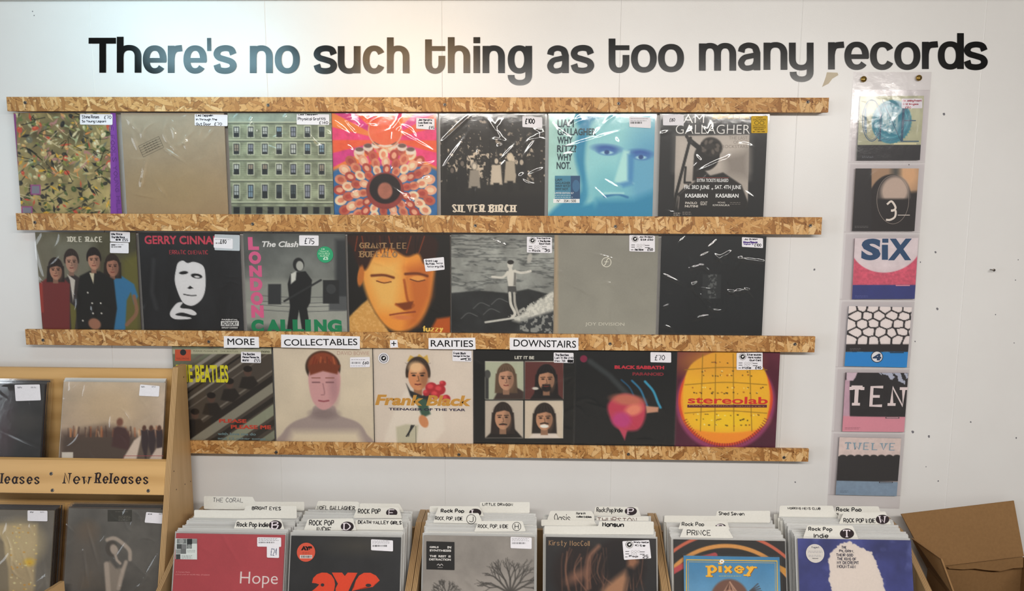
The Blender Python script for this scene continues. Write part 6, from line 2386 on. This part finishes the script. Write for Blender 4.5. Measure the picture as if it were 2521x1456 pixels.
def p_crowd(A, I):
    A.grad('#bfb2a2', '#a99480')
    A.mottle(.1, 5, 4)
    A.ell(270, 1000, 90, 60, '#c8b290', blur=70, op=.6)
    yy = A.fbm(30, 4, 4, 3)
    A.poly([(150, 1065), (200, 1060), (260, 1050), (310, 1060), (340, 1080), (320, 1140), (150, 1140)], '#5f4d44', blur=26)
    A.where(A.mask_poly([(150, 1080), (410, 1075), (410, 1140), (150, 1140)], 20), '#55483f', .8)
    rs = random.Random(3)
    for k in range(44):
        x = rs.uniform(165, 410)
        A.line([(x, 1050 + rs.uniform(0, 14)), (x + rs.uniform(-3, 3), 1075)], rs.uniform(1.5, 4), rs.choice(['#a9603c', '#6d4030', '#c98a5a', '#dcc0a0', '#4a322a']), blur=4, op=.7)
    A.poly([(275, 1100), (280, 1055), (290, 1050), (310, 1055), (320, 1075), (318, 1110)], '#4f3634', blur=6)
    A.ell(295, 1040, 8, 10, '#7d5444', blur=5)
    A.poly([(300, 1135), (330, 1085), (350, 1070), (345, 1090), (335, 1135)], '#cbbcae', blur=4)
    for x in (355, 372, 392):
        A.poly([(x - 8, 1060), (x + 8, 1058), (x + 12, 1085), (x + 4, 1135), (x - 6, 1100)], '#3c3032', blur=4)
        A.ell(x, 1055, 5, 7, '#5a3c30', blur=3)
    A.poly([(365, 1135), (385, 1105), (410, 1100), (410, 1140)], '#c4b4a8', blur=4)
    A.rect(152, 1114, 180, 1140, '#cfc8be', blur=2)
    I.line([(304, 1132), (305, 1123), (402, 1123)], 1.2, '#a04a50')


def p_lights(A, I):
    A.bg('#77726a')
    A.mottle(.1, 4, 4)
    A.poly([(-60, 1292), (92, 1292), (84, 1456), (70, 1500), (-60, 1500)], '#b3a282', blur=10)
    A.ell(40, 1340, 60, 50, '#c4b490', blur=40)
    A.poly([(0, 1320), (9, 1335), (12, 1365), (20, 1400), (22, 1470), (-40, 1470), (-40, 1320)], '#8f8470', blur=6)
    A.ell(72, 1385, 12, 8, '#d9b84a', blur=10)
    rs = random.Random(3)
    for k in range(50):
        A.ell(rs.uniform(25, 90), rs.uniform(1290, 1460), rs.uniform(1, 3), rs.uniform(1, 2), rs.choice(['#e2c884', '#c99a4a', '#efe0b0']), blur=2)
    I.greek(2, 1272, 38, 1283, 3, '#8f8b84', 1.2)


def p_figure(A, I):
    A.grad('#6a6864', '#575450')
    A.mottle(.18, 4, 6)
    A.ell(215, 1310, 24, 24, '#7d6a56', blur=26, op=.6)
    A.poly([(180, 1300), (240, 1300), (262, 1456), (160, 1456)], '#6b635b', blur=30, op=.6)
    sk = '#ab9f94'
    A.poly([(258, 1390), (270, 1382), (285, 1400), (300, 1400), (310, 1390), (305, 1420), (292, 1456), (262, 1470), (262, 1430)], '#8f857b', blur=6)
    A.line([(262, 1390), (264, 1420), (268, 1470)], 12, sk, blur=5, smooth=True)
    A.line([(310, 1385), (300, 1415), (292, 1450)], 9, sk, blur=5, smooth=True)
    A.line([(320, 1378), (318, 1355), (296, 1334), (280, 1326), (264, 1330)], 9, sk, blur=4, smooth=True)
    A.ell(275, 1352, 15, 19, '#55504b', -.3, blur=4)
    A.ell(281, 1354, 9, 13, sk, -.5, blur=4)
    A.line([(284, 1368), (288, 1380), (296, 1388)], 6, sk, blur=3)
    I.rect(265, 1256, 325, 1285, '#45443f')
    I.greek(292, 1270, 322, 1284, 4, '#77756c', 1)
    I.greek(284, 1258, 315, 1263, 1, '#5f5d56', 2)


def st_label(x0, y0, x1, y1):
    def f(I):
        w, h = x1 - x0, y1 - y0
        I.greek(x0 + w * .1, y0 + h * .1, x0 + w * .3, y0 + h * .22, 2, '#5d5b60', 1.2)
        I.greek(x0 + w * .62, y0 + h * .1, x0 + w * .85, y0 + h * .22, 2, '#8d8b90', 1)
    return f


LEAN2 = math.radians(13)
DL2 = np.array([0, -math.sin(LEAN2), -math.cos(LEAN2)])
# top tier
zs = zt_
yft = yfront(zs) + .024 + math.tan(LEAN2) * .2      # records lean back from behind the fascia
for (xl, xr, py, pyr, n, lab, paint, stk, grp) in (
        (None, 110, 947, 928, 6, 'dark grey record sleeve on the upper tier at the left edge', p_dark, [(((37, 948), (99, 947), (102, 986), (40, 988)), st_label(38, 948, 101, 988))], 'records behind the dark grey sleeve on the upper tier'),
        (158, None, 940, 932, 3, 'record sleeve with a blurred sepia crowd on the upper tier', p_crowd, [(((346, 947), (394, 951), (392, 977), (343, 975)), st_label(344, 948, 393, 977))],
         'records behind the sepia crowd sleeve')):
    yy = yft
    if xl is None:
        c = at(xr, py, yy)
        x0 = c[0] - SW
    else:
        c = at(xl, py, yy)
        x0 = c[0]
    w_ = SW if xl is None else min(SW, XO - TH - x0 - .010)
    front_sleeve((x0, yy, c[2]), SW if xl is None else w_, lab, 'front sleeves on the shelf unit', paint, stk, h=SW - .06, lean=DL2, creases=8, amp=.0016)
    for k in range(n):
        packed_record((x0 + R.uniform(-.003, .002), yy + .0065 + k * .0062, c[2] + R.uniform(-.004, .003)), w_ - (.003 if xl is None else .009), ORD[k] + ' packed record ' + grp.replace('records ', ''), grp, DL2, dark=(xl is None), hh=.25)
# lower tier
zs = .36
for (xl, xr, py, n, lab, paint, stk, grp) in (
        (None, 134, 1258, 7, 'pale record sleeve with yellow light spots on the lower tier', p_lights, [(B(69, 1257, 118, 1283, -1), st_label(70, 1257, 119, 1285))], 'records behind the yellow lights sleeve'),
        (169, None, 1252, 6, 'grey record sleeve with a crouching figure on the lower tier', p_figure, [(((361, 1261), (402, 1264), (400, 1290), (357, 1287)), st_label(360, 1262, 412, 1289))],
         'records behind the crouching figure sleeve')):
    yy = yfront(.40) + .029 + math.tan(LEAN2) * .24
    if xl is None:
        c = at(xr, py, yy)
        x0 = c[0] - SW
    else:
        c = at(xl, py, yy)
        x0 = c[0]
    w_ = SW if xl is None else min(SW, XO - TH - x0 - .010)
    front_sleeve((x0, yy, c[2]), w_, lab, 'front sleeves on the shelf unit', paint, stk, h=SW - .03, lean=DL2, creases=12, amp=.002)
    for k in range(n):
        packed_record((x0 + R.uniform(-.003, .002), yy + .0056 + k * .0056, c[2] + R.uniform(-.003, .003)), w_ - (.003 if xl is None else .009), ORD[k] + ' packed record ' + grp.replace('records ', ''), grp, DL2, dark=True, hh=.285)

# ------------------------------------------------------------------ open cardboard box at the right
t = thing('cardboard_box', (at(2440, 1456, -.2)[0], -.25, 0), 'open brown cardboard box with raised flaps beside the bins', 'box')
cl, cr = at(2287, 1398, -.105), at(2519, 1370, -.075)
fl_, fr_ = at(2217, 1266, -.03), at(2494, 1233, -.022)
fC = at(2364, 1486, -.345)
front = fC - cl


def on_plane(px_, py_, a, b, c_):
    n_ = np.cross(b - a, c_ - a)
    d_ = ray(px_, py_)
    return CAM + d_ * (((a - CAM) @ n_) / (d_ @ n_))


fl_ = on_plane(2217, 1266, cl, cr, fr_)
c4 = [cl, cr, cr + front, cl + front]


def slab(pts, th, name, mat, parent):
    P = [np.array(p, float) for p in pts]
    nrm = np.cross(P[1] - P[0], P[2] - P[0])
    nrm = nrm / np.linalg.norm(nrm)
    mb = MB()
    mb.prism(P, nrm * th)
    return mb.build(name, mat, parent, colors=False)


slab([cl, cr, fr_, fl_ + (fl_ - fr_) * .0], .004, 'back_flap', M['cardboard'], t)
for i in range(4):
    a, b = c4[i], c4[(i + 1) % 4]
    a, b = a - np.array([0, 0, .003]), b - np.array([0, 0, .003])
    slab([a, b, np.array([b[0], b[1], 0.004]), np.array([a[0], a[1], 0.004])], .004, 'box_wall', M['cardboard'], t)
slab([np.array([p[0], p[1], .002]) for p in c4], .003, 'box_bottom', M['cardboard_in'], t)
# torn tape band on the inside of the back wall
tb = []
for px_, py_ in ((2333, 1397), (2519, 1374), (2519, 1398), (2495, 1400), (2463, 1407), (2430, 1405), (2400, 1401), (2370, 1403), (2337, 1401)):
    tb.append(at(px_, py_, -.112))
mb = MB()
mb.prism(tb, (0, .002, 0))
mb.build('torn_band', M['cardboard'], t, colors=False)
# left flap, folded outwards and up
g2 = at(2320, 1376, -.30)
g1 = at(2247, 1325, -.15)
slab([cl + np.array([-.004, -.006, 0]), fC + np.array([-.004, 0, 0]), g2, g1], .004, 'side_flap', M['cardboard'], t)
